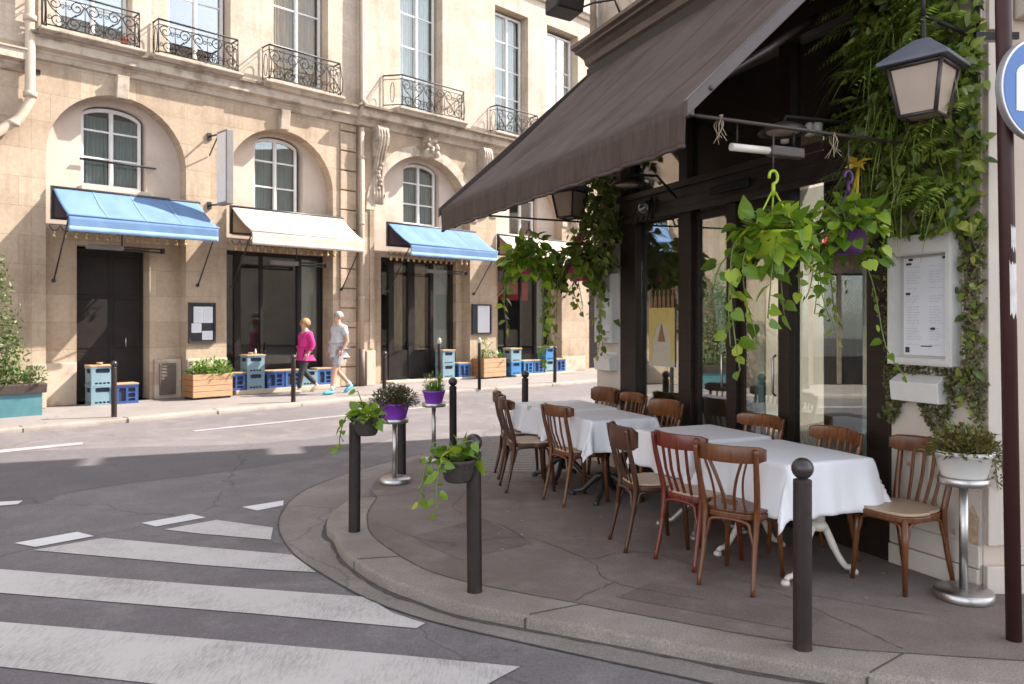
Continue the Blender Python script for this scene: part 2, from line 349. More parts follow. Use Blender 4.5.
M['pot_purple'] = pm('purple pot', (.17,.025,.33), (.2,.035,.38), 4, .4)
M['pot_white'] = pm('white pot', (.6,.575,.55), (.55,.525,.49), 4, .4)
M['pot_lime'] = pm('lime pot', (.27,.37,.012), (.32,.42,.02), 4, .45)
M['pot_violet'] = pm('violet pot', (.07,.016,.1), (.09,.022,.12), 4, .45)
M['pot_pink'] = pm('pink pot', (.55,.02,.16), (.6,.04,.2), 4, .4)
M['pot_dark'] = pm('dark woven pot', (.032,.024,.022), (.06,.045,.04), 40, .75, bump=.6, bscale=90)
M['soil'] = pm('soil', (.03,.02,.014), (.06,.042,.03), 30, .95, bump=.6)
M['cloth'] = pm('white tablecloth', (.72,.69,.70), (.67,.645,.655), 2.5, .85, bump=.18, bscale=7)
M['ch_brown'] = wood_mat('walnut bentwood', (.075,.021,.006), (.15,.048,.014), .28)
M['ch_dark'] = wood_mat('dark bentwood', (.04,.014,.007), (.085,.031,.013), .28)
M['ch_red'] = wood_mat('mahogany bentwood', (.09,.013,.007), (.155,.026,.012), .25)
M['ch_gold'] = wood_mat('honey bentwood', (.105,.034,.009), (.185,.064,.017), .24)
M['seat_pale'] = wood_mat('pale plywood seat', (.36,.24,.155), (.45,.32,.215), .4, (5,5,5))
M['seat_dark'] = wood_mat('dark seat', (.09,.032,.015), (.14,.055,.028), .28, (5,5,5))
M['castiron_white'] = pm('cream cast iron', (.62,.57,.5), (.52,.46,.4), 8, .5, bump=.15)
M['castiron_black'] = pm('black cast iron', (.02,.018,.018), (.03,.027,.027), 8, .45)
M['castiron_grey'] = pm('silver cast iron', (.32,.3,.28), (.22,.2,.19), 8, .4, metal=.5)
M['clip'] = pm('clip plastic', (.55,.52,.45), None, rough=.4)
M['lantern'] = pm('slate lantern metal', (.085,.085,.105), (.11,.11,.13), 5, .5, c3=(.07,.06,.065))
M['lantern_frame'] = pm('lantern frame', (.04,.03,.03), (.055,.042,.04), 6, .45)
M['lantern_glass'] = pm('frosted lantern glass', (.34,.25,.19), (.42,.32,.25), 2, .35)
M['rope'] = pm('rope', (.3,.22,.15), (.38,.3,.2), 20, .9)
M['tube_white'] = pm('heater tube', (.6,.55,.48), None, rough=.4)
M['spot_white'] = pm('spot lamp white', (.6,.58,.55), None, rough=.35)
M['poster_y'] = pm('poster y', (.42,.3,.07), (.48,.36,.13), 6, .6)
M['poster_w'] = pm('poster w', (.42,.37,.29), (.38,.33,.25), 6, .6)
M['poster_b'] = pm('poster b', (.16,.08,.03), (.24,.12,.05), 6, .6)
M['bead'] = pm('bead', (.5,.42,.3), (.6,.52,.4), 9, .3)
M['panel_pale'] = pm('pale counter', (.34,.33,.29), (.28,.27,.24), 4, .6, stretch=(10,10,1))
M['red'] = pm('red canopy', (.38,.02,.02), (.45,.03,.03), 4, .7)
M['terracotta'] = pm('terracotta', (.42,.12,.05), (.48,.16,.07), 6, .7)
# plants
M['leaf_pothos'] = leaf_mat('pothos leaves', [(.06,.12,.01),(.15,.245,.015),(.1,.2,.013),(.25,.35,.025),(.36,.44,.04)], .38)
M['leaf_dark'] = leaf_mat('ivy leaves', [(.05,.085,.017),(.12,.17,.027),(.22,.265,.04),(.13,.18,.022),(.36,.37,.07)], .36)
M['leaf_fern'] = leaf_mat('fern fronds', [(.1,.17,.022),(.18,.255,.035),(.26,.33,.05),(.34,.38,.07)], .35)
M['leaf_grass'] = leaf_mat('grassy blades', [(.12,.17,.03),(.2,.25,.055),(.3,.33,.1),(.16,.22,.04)], .35)
M['leaf_moss'] = leaf_mat('dry moss', [(.05,.06,.015),(.12,.11,.035),(.16,.13,.06),(.08,.085,.02),(.22,.18,.1)], .1, .9)
M['leaf_shrub'] = leaf_mat('shrub leaves', [(.04,.065,.015),(.075,.115,.028),(.115,.155,.04),(.16,.19,.06)], .25, .5)
M['leaf_bright'] = leaf_mat('glossy planter leaves', [(.05,.12,.012),(.1,.2,.02),(.16,.28,.035),(.22,.33,.05)], .3)
M['leaf_heath'] = leaf_mat('heath foliage', [(.05,.05,.02),(.09,.085,.035),(.12,.085,.04),(.07,.08,.025)], .2)
M['leaf_gold'] = leaf_mat('golden foliage', [(.1,.12,.025),(.16,.15,.03),(.2,.17,.05),(.12,.08,.03),(.07,.1,.02)], .25)
M['stem'] = pm('green stems', (.1,.14,.03), (.14,.17,.04), 9, .6)
M['twig'] = pm('twigs', (.08,.055,.03), (.11,.08,.05), 9, .8)
M['flower_y'] = leaf_mat('yellow petals', [(.6,.4,.03),(.7,.5,.05)], .3)
# people
M['skin'] = pm('skin', (.52,.3,.21), (.46,.25,.17), 9, .5)
M['shirt_pink'] = pm('magenta knit', (.5,.015,.16), (.56,.025,.2), 9, .85, bump=.2)
M['shirt_white'] = pm('white polo', (.42,.4,.405), (.5,.48,.485), 14, .85, bump=.3)
M['trousers'] = pm('black trousers', (.02,.02,.022), (.03,.03,.033), 9, .8)
M['shorts'] = pm('grey shorts', (.34,.32,.34), (.29,.275,.3), 9, .85)
M['shoe_blue'] = pm('turquoise trainers', (.04,.3,.42), (.06,.36,.48), 9, .5)
M['shoe_tan'] = pm('tan shoes', (.4,.28,.2), None, rough=.5)
M['hair_blond'] = pm('strawberry blond hair', (.32,.15,.055), (.42,.22,.09), 25, .5)
M['hair_white'] = pm('white hair', (.33,.315,.3), (.26,.245,.235), 25, .6)
M['bag'] = pm('dark bag strap', (.03,.025,.04), None, rough=.6)
M['sock'] = pm('white socks', (.6,.6,.6), None, rough=.9)
M['eye'] = pm('eyes', (.03,.02,.015), None, rough=.2)

M['glass_dim'] = glass_mat('dim upper glass', .02, .14, rough=.01)
M['beam'] = pm('lit dark brown beam', (.03,.02,.016), (.048,.033,.027), 5, .42, bump=.1, spec=.3)  # lighter copy of the dark brown, with light on the beam painted in

M['grime'] = pm('street grime', (.05,.042,.036), (.095,.08,.068), 14, .95, bump=.3)
M['pave_patch'] = asphalt_mat('pavement repair', (.108,.082,.071), (.145,.115,.1), (.175,.142,.125), spk=.9, crack=False, scale=.9)
M['paint_far'] = paint_mat('faded lane paint', (.3,.275,.26), (.17,.15,.142), .9)
M['gum'] = pm('gum and droppings', (.3,.27,.25), (.22,.19,.17), 20, .9)
# ------------------------------------------------------------------ frames of reference
FA = (-8.07, 14.58); FROT = math.atan2(.712, .702)         # long stone street front: local x along it, local -y towards the street
RA = (2.759, 4.588); RROT = math.atan2(-.9225, .386)       # corner restaurant front: local -x towards its far end, local -y outwards
def fw(s, off, z=0): return (FA[0]+.702*s+.712*off, FA[1]+.712*s-.702*off, z)
def rw(t, n, z=0): return (RA[0]-.386*t-.9225*n, RA[1]+.9225*t-.386*n, z)
ROAD = -.08

def catmull(pts, k=6):
    out = []
    for i in range(len(pts)-1):
        p0 = Vector(pts[max(0,i-1)]); p1 = Vector(pts[i]); p2 = Vector(pts[i+1]); p3 = Vector(pts[min(len(pts)-1,i+2)])
        for j in range(k):
            t = j/k
            out.append(.5*((2*p1)+(p2-p0)*t+(2*p0-5*p1+4*p2-p3)*t*t+(3*p1-p0-3*p2+p3)*t**3))
    out.append(Vector(pts[-1])); return out
def resample(pts, n):
    pts = [Vector(p) for p in pts]; d = [0]
    for a, b in zip(pts, pts[1:]): d.append(d[-1]+(b-a).length)
    out = []; j = 0
    for i in range(n):
        t = d[-1]*i/(n-1)
        while j < len(d)-2 and d[j+1] < t: j += 1
        u = (t-d[j])/max(1e-9, d[j+1]-d[j]); out.append(pts[j].lerp(pts[j+1], min(1,u)))
    return out

# ------------------------------------------------------------------ ground
b = MB(); b.add([(-90,-40,ROAD),(90,-40,ROAD),(90,120,ROAD),(-90,120,ROAD)], [(0,1,2,3)])
tag(b.build('road', M['road']), kind='structure')
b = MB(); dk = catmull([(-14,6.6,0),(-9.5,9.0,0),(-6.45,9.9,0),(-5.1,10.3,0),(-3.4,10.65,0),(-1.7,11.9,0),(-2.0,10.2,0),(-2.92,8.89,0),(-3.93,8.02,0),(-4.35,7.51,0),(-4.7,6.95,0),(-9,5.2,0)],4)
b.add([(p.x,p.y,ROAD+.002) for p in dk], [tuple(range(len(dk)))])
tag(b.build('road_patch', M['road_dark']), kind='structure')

OUT = catmull([(-1.45,7.05,0),(-1.51,6.5,0),(-1.45,6.1,0),(-1.34,5.86,0),(-1.16,5.4,0),(-.84,4.91,0),(-.52,4.6,0),(-.32,4.43,0),(.05,4.24,0),(.55,4.0,0),(1.32,3.64,0),(1.95,3.46,0),(4.5,3.1,0),(10,2.7,0)])
INN = catmull([(-1.22,7.05,0),(-1.2,6.5,0),(-1.13,6.1,0),(-1.02,5.75,0),(-.78,5.32,0),(-.58,5.03,0),(-.36,4.82,0),(0.0,4.6,0),(.38,4.4,0),(.71,4.22,0),(1.4,3.87,0),(2.09,3.71,0),(4.5,3.38,0),(10,2.97,0)])
# kerb stones with rounded outer arris; joints between stones
n = 170
o_ = resample(OUT, n); i_ = resample(INN, n)
b = MB(); prof = []
for k in range(n):
    a, c = o_[k], i_[k]; d = (c-a)
    hz = .0
    row = [(a.x,a.y,ROAD-.02), (a.x,a.y,-.022+hz), tuple((a+d*.035)[:2])+(-.007+hz,), tuple((a+d*.1)[:2])+(hz-.0005,), (c.x,c.y,hz*.5)]
    prof.append(row)
vs = [p for r in prof for p in r]; fs = []
for k in range(n-1):
    for j in range(4): fs.append((k*5+j, k*5+j+1, (k+1)*5+j+1, (k+1)*5+j))
b.add(vs, fs, True)
r0=prof[0]; b.add(r0+[(r0[4][0],r0[4][1],ROAD-.02)],[(5,4,3,2,1,0)])
tag(b.build('kerb', M['kerb']), kind='structure')
b = MB()
for k in (0, 24, 43, 64, 86, 104, 126):
    a, c = o_[k], i_[k]; t = (o_[k+1]-o_[k]).normalized()*.006
    hz = .0
    for (p0,z0),(p1,z1) in ((((a-(c-a)*.012),ROAD-.01),((a-(c-a)*.012),-.02+hz)),(((a-(c-a)*.01),-.02+hz),((a+(c-a)*.1),.0025+hz)),(((a+(c-a)*.1),.0025+hz),(c,.0025+hz*.5))):
        b.add([(p0.x-t.x,p0.y-t.y,z0),(p0.x+t.x,p0.y+t.y,z0),(p1.x+t.x,p1.y+t.y,z1),(p1.x-t.x,p1.y-t.y,z1)], [(0,1,2,3)])
for a, c in zip(i_, i_[1:]):
    t = (c-a).normalized(); nn = Vector((-t.y,t.x,0)); w0, w1 = .004+.006*random.random(), .002+.004*random.random()
    b.add([(a.x+nn.x*w0,a.y+nn.y*w0,.002),(c.x+nn.x*w0,c.y+nn.y*w0,.002),(c.x-nn.x*w1,c.y-nn.y*w1,.002),(a.x-nn.x*w1,a.y-nn.y*w1,.002)],[(0,3,2,1)])
tag(b.build('kerb_joints', M['kerb_joint']), kind='structure')

EDGE = catmull([(-1.22,7.05,0),(-1.33,7.4,0),(-1.36,7.8,0),(-1.28,8.4,0),(-.98,9.25,0),(-.2,10.35,0),(.9,11.5,0),(4,14.6,0),(14,24.7,0)])
pav = [(p.x,p.y) for p in INN[::-1]] + [(p.x,p.y) for p in EDGE[1:]] + [(24,24),(24,2.0)]
b = MB(); b.add([(p[0],p[1],0) for p in pav], [tuple(range(len(pav)))])
b.add([(p.x,p.y,z) for p in [Vector((-1.45,7.052,0))]+EDGE for z in (ROAD-.01,-.0005)], [(2*k,2*k+2,2*k+3,2*k+1) for k in range(len(EDGE))])
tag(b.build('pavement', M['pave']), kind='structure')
b = MB()
for pl in ([(-.75,5.75),(-.35,5.2),(.15,5.6),(-.25,6.3)], [(.6,4.5),(1.5,4.0),(1.72,4.25),(.85,4.75)], [(-.9,7.4),(-.4,7.0),(-.2,8.0),(-.75,8.3)]):
    q = catmull([p+(0,) for p in pl]+[pl[0]+(0,)], 1); b.add([(p[0],p[1],.002) for p in pl],[tuple(range(len(pl)))])
tag(b.build('pavement_patch', M['pave_patch']), kind='structure')
b = MB(); rnd = random.Random(5)
for pts in ([(-.95,6.0),(-.5,5.6),(.1,5.72),(.5,5.2),(.62,4.75),(1.1,4.45)], [(-.7,8.2),(-.45,7.3),(-.5,6.6),(-.1,6.1),(.1,5.72)], [(.5,5.2),(.95,5.35),(1.5,4.7),(2.3,4.2)], [(.62,4.75),(.35,4.45)], [(1.5,4.7),(1.75,4.15),(1.9,3.8)]):
    q = []
    for p in catmull([p+(0,) for p in pts], 9): q.append(p+Vector((rnd.uniform(-.012,.012),rnd.uniform(-.012,.012),0)))
    for a, c in zip(q, q[1:]):
        t = (c-a).normalized(); nn = Vector((-t.y,t.x,0))*rnd.uniform(.0012,.0035)
        b.add([(a.x+nn.x,a.y+nn.y,.0035),(a.x-nn.x,a.y-nn.y,.0035),(c.x-nn.x,c.y-nn.y,.0035),(c.x+nn.x,c.y+nn.y,.0035)],[(0,1,2,3)])
tag(b.build('pavement_cracks', M['grime']), kind='structure')
b = MB()
for k in range(46):
    x, y = rnd.uniform(-1,2.6), rnd.uniform(4.0,8)
    if y < 4.75-.42*x and y < 4.6: continue
    if x < -.2 and y < 5.6: continue
    r_ = rnd.uniform(.006,.017); b.add([(x+r_*math.cos(a)*rnd.uniform(.7,1.2),y+r_*math.sin(a)*rnd.uniform(.7,1.2),.0045) for a in [PI*i/4 for i in range(8)]],[tuple(range(8))])
tag(b.build('pavement_spots', M['gum']), kind='structure')
# gutter band and the flush ramp round the corner
GO = catmull([(12,2.3,0),(4.5,2.72,0),(1.6,3.25,0),(.86,3.63,0),(.34,3.9,0),(-.3,4.25,0),(-.6,4.45,0),(-.89,4.71,0),(-1.23,5.12,0),(-1.54,5.55,0),(-1.82,6.12,0),(-1.97,6.6,0),(-2.05,7.1,0)])
GO2 = catmull([(-2.05,7.1,0),(-2.05,7.65,0),(-1.9,8.22,0),(-1.52,9.1,0),(-.78,10.25,0),(.4,11.5,0),(3.5,14.75,0),(13.5,24.9,0)])
g0 = resample(GO, 120); g1 = resample(OUT[::-1], 120)
b = MB(); vs = []
for a, c in zip(g0, g1): vs += [(a.x,a.y,ROAD+.003), (c.x-.002,c.y-.002,ROAD+.005)]
b.add(vs, [(2*k,2*k+1,2*k+3,2*k+2) for k in range(119)])
g2 = resample(GO2, 90); g3 = resample([Vector((-1.45,7.05,0))]+EDGE[1:], 90)
vs = []
for k, (a, c) in enumerate(zip(g2, g3)):
    q = min(1,k/9); m = a.lerp(c, .55); vs += [(a.x,a.y,ROAD+.003), (m.x,m.y,ROAD+.005+(.029)*q), (c.x,c.y,ROAD+.006+(.072)*q)]
b.add(vs, [(3*k+j,3*k+j+1,3*k+j+4,3*k+j+3) for k in range(89) for j in (0,1)])
tag(b.build('gutter', M['gutter']), kind='structure')
b = MB(); vs = []
for a, c in zip(resample(GO, 160)+resample(GO2, 120)[1:], (resample(GO, 160)+resample(GO2, 120)[1:])[1:]):
    t = (c-a).normalized(); nn = Vector((-t.y,t.x,0))*(.004+.004*random.random())
    b.add([tuple((a+nn)[:2])+(ROAD+.0065,), tuple((c+nn)[:2])+(ROAD+.0065,), tuple((c-nn)[:2])+(ROAD+.0065,), tuple((a-nn)[:2])+(ROAD+.0065,)], [(0,1,2,3)])
tag(b.build('gutter_seam', M['grime']), kind='structure')
b = MB(); oo = resample(OUT, 260); ii = resample(INN, 260); vs = []
for k, (a, c) in enumerate(zip(oo, ii)):
    d = (a-c).normalized(); w_ = .018+.022*abs(math.sin(k*.23)*math.sin(k*.071+1))+.018*random.random()
    p = a+d*w_; vs += [(a.x,a.y,ROAD+.0085),(p.x,p.y,ROAD+.0075)]
b.add(vs,[(2*k,2*k+1,2*k+3,2*k+2) for k in range(259)])
tag(b.build('gutter_dirt', M['grime']), kind='structure')
# fan-laid setts at the flush corner
m, nt, bs = newmat('fan setts'); L = nt.links
tc = N(nt,'ShaderNodeTexCoord'); wv = N(nt,'ShaderNodeTexWave',wave_type='RINGS',Scale=2.3,Distortion=1.2); wv.inputs['Detail'].default_value = 2
mpn = N(nt,'ShaderNodeMapping'); mpn.inputs['Location'].default_value=(-.4,-8.2,0); L.new(tc.outputs['Object'],mpn.inputs[0]); L.new(mpn.outputs[0],wv.inputs[0])
vo = N(nt,'ShaderNodeTexVoronoi',feature='DISTANCE_TO_EDGE',Scale=9); L.new(tc.outputs['Object'],vo.inputs['Vector'])
r1 = N(nt,'ShaderNodeValToRGB'); r1.color_ramp.elements[0].color=(.105,.088,.078,1); r1.color_ramp.elements[1].color=(.2,.175,.155,1); L.new(wv.outputs['Fac'],r1.inputs[0])
r2 = N(nt,'ShaderNodeValToRGB'); r2.color_ramp.elements[1].position=.06; r2.color_ramp.elements[0].color=(.6,.6,.6,1); L.new(vo.outputs[0],r2.inputs[0])
mx = N(nt,'ShaderNodeMixRGB',blend_type='MULTIPLY'); mx.inputs[0].default_value=1; L.new(r1.outputs[0],mx.inputs[1]); L.new(r2.outputs[0],mx.inputs[2]); L.new(mx.outputs[0],bs.inputs['Base Color']); bs.inputs['Roughness'].default_value=.8
b = MB(); b.add([(p[0],p[1],.004) for p in ((-.85,8.3),(-.7,9.35),(-.05,10.25),(.8,11.1),(1.5,10.6),(1.0,8.9),(.5,8.1))], [tuple(range(7))])
tag(b.build('fan_paving', m), kind='structure')

# road markings
def marking(polys, mat):
    b = MB()
    for p in polys: b.add([(x,y,ROAD+.005) for x,y in p], [tuple(range(len(p)))])
    tag(b.build('road_marking', mat), kind='structure')
stripes = [[(-6.6,5.02),(-5.2,4.78),(-3.67,4.5),(-2.84,4.33),(-1.34,4.05),(-.56,3.9),(.04,3.77),(-.19,3.5),(-.94,3.44),(-3.21,3.93),(-4.5,4.2),(-6.5,4.6)],
 [(-6.3,5.8),(-4.43,5.45),(-3.46,5.25),(-1.98,4.94),(-.88,4.72),(-.68,4.46),(-.48,4.31),(-.52,4.24),(-1.46,4.45),(-3.14,4.79),(-4.0,4.97),(-6.2,5.4)],
 [(-3.14,6.0),(-2.3,5.76),(-1.57,5.57),(-1.3,5.18),(-1.72,5.25),(-2.13,5.34),(-3.49,5.68)],
 [(-2.48,6.54),(-1.93,6.3),(-1.84,5.95),(-2.45,6.12),(-2.78,6.24)],
 [(-6.4,4.0),(-4.0,3.42),(-2.0,3.02),(-1.0,2.8),(-1.2,2.4),(-4.0,2.95),(-6.3,3.5)]]
for st in stripes: marking([st], M['paint'])
for st in ([(-3.74,5.86),(-3.44,6.17),(-3.24,6.05),(-3.52,5.76)],[(-3.06,6.44),(-2.77,6.74),(-2.6,6.62),(-2.89,6.33)],[(-2.42,6.99),(-2.12,7.24),(-2.07,7.05),(-2.24,6.86)],[(-5.03,7.1),(-4.54,7.24),(-4.5,7.1),(-4.89,6.92)]): marking([st], M['paint_new'])
for st in ([(-4.85,11.83),(-1.2,15.6),(-1.1,15.48),(-4.75,11.72)],[(-9.5,7.3),(-5.9,10.72),(-5.78,10.5),(-9.4,7.05)]): marking([st], M['paint_far'])

# far pavement
fo = catmull([(-30,2.62,0),(-12,2.62,0),(-2,2.62,0),(1.5,2.5,0),(5,2.42,0),(7.2,2.55,0),(9,2.85,0),(12,2.95,0),(20,2.9,0),(60,2.9,0)],8)
fline = [Vector(fw(p.x,p.y)) for p in fo]; fin = [Vector(fw(p.x,p.y-.22)) for p in fo]
b = MB(); poly = [tuple(p) for p in fin] + [fw(60,-.2), fw(-30,-.2)]
b.add(poly, [tuple(range(len(poly)))])
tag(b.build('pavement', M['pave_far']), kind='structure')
b = MB(); vs = []
for a, c in zip(fline, fin):
    d = c-a
    vs += [(a.x,a.y,ROAD-.01),(a.x,a.y,-.022),tuple((a+d*.08)[:2])+(-.004,),tuple((a+d*.2)[:2])+(0,),(c.x,c.y,0)]
b.add(vs, [(k*5+j,(k+1)*5+j,(k+1)*5+j+1,k*5+j+1) for k in range(len(fline)-1) for j in range(4)], True)
tag(b.build('kerb', M['kerb_far']), kind='structure')
b = MB()
for s in (-4.6,-3.1,-1.55,-.05,1.5,3.2,4.8,6.3,8.2,10):
    off = min(fo, key=lambda p: abs(p.x-s)).y
    for (o0,z0),(o1,z1) in (((off+.004,ROAD),(off+.004,-.02)),((off+.003,-.02),(off-.04,.003)),((off-.04,.003),(off-.22,.003))):
        b.add([fw(s-.012,o0,z0),fw(s+.012,o0,z0),fw(s+.012,o1,z1),fw(s-.012,o1,z1)],[(0,1,2,3)])
tag(b.build('kerb_joints', M['kerb_joint']), kind='structure')

# ------------------------------------------------------------------ stone street front
def arch(x0, x1, z0, zs, zt, n=20):
    c = (x0+x1)/2; r = (x1-x0)/2
    return [(x0,z0)] + [(c-r*math.cos(PI*i/n), zs+(zt-zs)*math.sin(PI*i/n)) for i in range(n+1)] + [(x1,z0)]
def rect(x0,x1,z0,z1): return [(x0,z0),(x1,z0),(x1,z1),(x0,z1)]
HT = 16.5
def facade(name, label, x0, x1, arches, wins, yoff=0, wmat=None):
    root = thing(name, label, 'building', (FA[0],FA[1],0), FROT)
    # ground floor wall with arch openings, below the cornice
    outer = [(x0,0)]
    for a in arches: outer += arch(*a)
    outer += [(x1,0),(x1,6.55),(x0,6.55)]
    b = MB().panel(outer, [], yoff, yoff+.42); b.build('wall', M['stone_low'], root)
    b = MB().panel(rect(x0,x1,6.55,HT), [rect(*w) for w in wins], yoff+.02, yoff+.42); b.build('wall', M['stone_up'], root)
    return root

def window(root, x0, x1, z0, z1, y, bars, curtain=None, atop=0, sill=True, mid=.075, glass='glass', cur_split=True, railbar=None, frame='white_paint'):
    """two-leaf casement: frame mesh, panes, sill, curtains"""
    fwid = .06; c = (x0+x1)/2
    if atop: outer = arch(x0,x1,z0,z1-atop,z1,14)
    else: outer = rect(x0,x1,z0,z1)
    def cell(a0,a1):
        if not atop: return rect(a0,a1,z0+.09,z1-fwid)
        pts = []
        for i in range(9):
            x = a0+(a1-a0)*i/8; q = max(0,1-((x-c)/((x1-x0)/2))**2)
            pts.append((x, z1-atop+atop*math.sqrt(q)-fwid*1.2))
        return [(a1,z0+.09)] + pts[::-1] + [(a0,z0+.09)]
    b = MB().panel(outer, [cell(x0+fwid,c-mid/2), cell(c+mid/2,x1-fwid)], y, y+.06)
    for z in bars:
        b.box(x0+fwid-.01,c-mid/2+.01,y+.012,y+.048,z-.016,z+.016); b.box(c+mid/2-.01,x1-fwid+.01,y+.012,y+.048,z-.016,z+.016)
    b.box(c-.014,c+.014,y-.014,y-.001,z0+.1,z1-.1)
    w = b.build('window', M[frame], root)
    zt = z1-atop*.7
    MB().box(x0+.03,x1-.03,y+.028,y+.034,z0+.05,(z1-.02) if not atop else z1-atop*.35).build('pane', M[glass], w)
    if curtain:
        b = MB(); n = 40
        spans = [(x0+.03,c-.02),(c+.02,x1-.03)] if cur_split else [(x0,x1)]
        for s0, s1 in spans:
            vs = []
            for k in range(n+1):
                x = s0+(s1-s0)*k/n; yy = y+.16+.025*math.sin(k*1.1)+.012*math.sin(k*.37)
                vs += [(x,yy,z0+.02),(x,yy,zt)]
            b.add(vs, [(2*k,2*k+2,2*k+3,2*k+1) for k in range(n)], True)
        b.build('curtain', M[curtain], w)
    if sill:
        MB().box(x0-.08,x1+.1,y-.34,y-.002,z0-.11,z0-.002).build('sill', M['plaster'], w, bevel=.012)
    if railbar:
        MB().tube([(x0-.06,y-.2,railbar),(x1+.22,y-.2,railbar)],.022,8).build('guard_bar', M['iron'], w)
    return w

def spiral(c, r0, r1, a0, turns, y, flip=1, n=22):
    return [(c[0]+flip*(r0+(r1-r0)*i/n)*math.cos(a0+turns*2*PI*i/n), y, c[1]+(r0+(r1-r0)*i/n)*math.sin(a0+turns*2*PI*i/n)) for i in range(n+1)]
def scrollwork(b, x0, x1, z0, z1, y, k):
    w = (x1-x0)/k; h = z1-z0; R_ = min(h*.23, w*.4)
    for i in range(k):
        c = x0+w*(i+.5); fl = 1 if i % 2 == 0 else -1
        q = spiral((c-fl*w*.08, z1-R_), .025, R_, PI*.1, 1.4, y, fl, 26)
        q2 = spiral((c+fl*w*.08, z0+R_), .025, R_, PI*1.1, 1.4, y, fl, 26)
        e, e2 = q[-1], q2[-1]
        b.tube(q, .011, 5); b.tube(q2, .011, 5)
        b.tube(catmull([e, ((e[0]*2+e2[0])/3-fl*.03, y, (e[2]*2+e2[2])/3), ((e[0]+e2[0]*2)/3+fl*.03, y, (e[2]+e2[2]*2)/3), e2], 4), .012, 5)
        b.tube(spiral((c+fl*w*.34, z1-h*.28), .012, h*.09, PI*.5, 1.2, y, -fl, 14), .008, 4)
        b.tube(spiral((c-fl*w*.34, z0+h*.28), .012, h*.09, PI*1.5, 1.2, y, -fl, 14), .008, 4)
        b.ball((c, y-.004, z0+h*.5), .022, 6)
    for i in range(k+1):
        b.tube([(x0+w*i,y,z0),(x0+w*i,y,z1)], .0085, 5)
def balcony(root, x0, x1, z0, z1, dep, yw, k, slab=True, belly=0, flare=0):
    b = MB(); y = yw-dep
    def yy(z): return y - belly*math.sin(PI*(1-(z-z0)/(z1-z0)))*(1-.4*(z-z0)/(z1-z0)) if belly else y
    for z, r in ((z1,.02),(z1-.1,.01),(z0+.05,.013)):
        b.tube([(x0-flare,yw,z),(x0,y,z),(x1,y,z),(x1+flare,yw,z)], r, 6)
    scrollwork(b, x0, x1, z0+.05, z1-.1, y, k)
    for x, fl in ((x0,-1),(x1,1)):
        b.tube([(x,y,z0-.02),(x,y,z1+.01)], .014, 6); b.tube([(x+fl*flare,yw-.015,z0),(x+fl*flare,yw-.015,z1)], .012, 6)
        if belly: b.tube([(x,y,z1),(x,y-belly*.5,z1-.3),(x,y-belly,z0+.32),(x,y-belly*.7,z0+.1),(x,y,z0)], .012, 6)
        ym = (y+yw)/2
        q = [(x+fl*flare*.5, ym+.08*math.cos(a), (z0+z1)/2-.03+.24*math.sin(a)) for a in [PI*i/9 for i in range(19)]]
        b.tube(q, .009, 5)
    b.build('balcony_railing', M['iron'], root)
    if slab:
        b = MB().prism_x([(yw,z0-.16),(yw,z0-.01),(y-.07,z0-.01),(y-.07,z0-.06),(y+.0,z0-.1),(y+.04,z0-.16)], x0-.1, x1+.1)
        b.build('balcony_slab', M['trim'], root, bevel=.01)

CORN = [(0,6.30),(-.05,6.32),(-.08,6.40),(-.10,6.42),(-.10,6.46),(-.20,6.50),(-.20,6.66),(-.23,6.67),(-.23,6.70),(0,6.74)]
def cornice(root, x0, x1, yoff=0, dz=0, sc=1):
    b = MB().prism_x([(yoff+p[0]*sc, p[1]+dz) for p in CORN], x0, x1); b.build('cornice', M['trim'], root)
    b = MB().prism_x([(yoff-.001,6.742+dz),(yoff-.235*sc,6.703+dz),(yoff-.27*sc,6.695+dz),(yoff-.27*sc,6.75+dz),(yoff-.001,6.79+dz)], x0, x1); b.build('cornice_flashing', M['trim_dark'], root)

# --- middle building, two arcaded bays
mid = facade('stone_building', 'beige stone building with two big arches over the left blue and the cream awning', -.8, 6.13,
   [(-.57,1.98,0,4.64,5.92), (2.84,5.46,0,4.56,5.87)], [(-.39,.94,6.98,10.3),(1.61,2.94,6.98,10.3),(3.94,5.34,6.98,10.3)])
for x0, x1, holes in ((-.57,1.98,[rect(0.02,1.42,.001,3.03), arch(.1,1.3,4.13,5.5,5.78)]), (2.84,5.46,[rect(2.9,5.4,.001,3.12), arch(3.62,4.84,4.0,5.5,5.78)])):
    # plaster infill behind each arch
    MB().panel(rect(x0+.002,x1-.002,3.3,5.95), [h for h in holes if h[0][1] > 3.2], .30, .55).build('arch_infill', M['plaster'], mid)
MB().panel([(-.568,0),(.02,0),(.02,3.03),(1.36,3.03),(1.36,0),(1.978,0),(1.978,3.298),(-.568,3.298)], [], .28, .75).build('doorway_surround', M['stone_low'], mid)
MB().panel([(2.842,0),(2.9,0),(2.9,3.12),(5.42,3.12),(5.42,0),(5.458,0),(5.458,3.298),(2.842,3.298)], [], .28, .75).build('doorway_surround', M['stone_low'], mid)
b = MB()
for q in ((-.8,-.575,-.06,-.002,0,.8),(-.56,.0,.20,.278,0,.8),(1.985,2.835,-.06,-.002,0,.8),(1.43,1.97,.20,.278,0,.8),(5.47,5.63,-.06,-.002,0,.8)):
    MB().box(*q).build('plinth', M['plinth'], mid, bevel=.015)
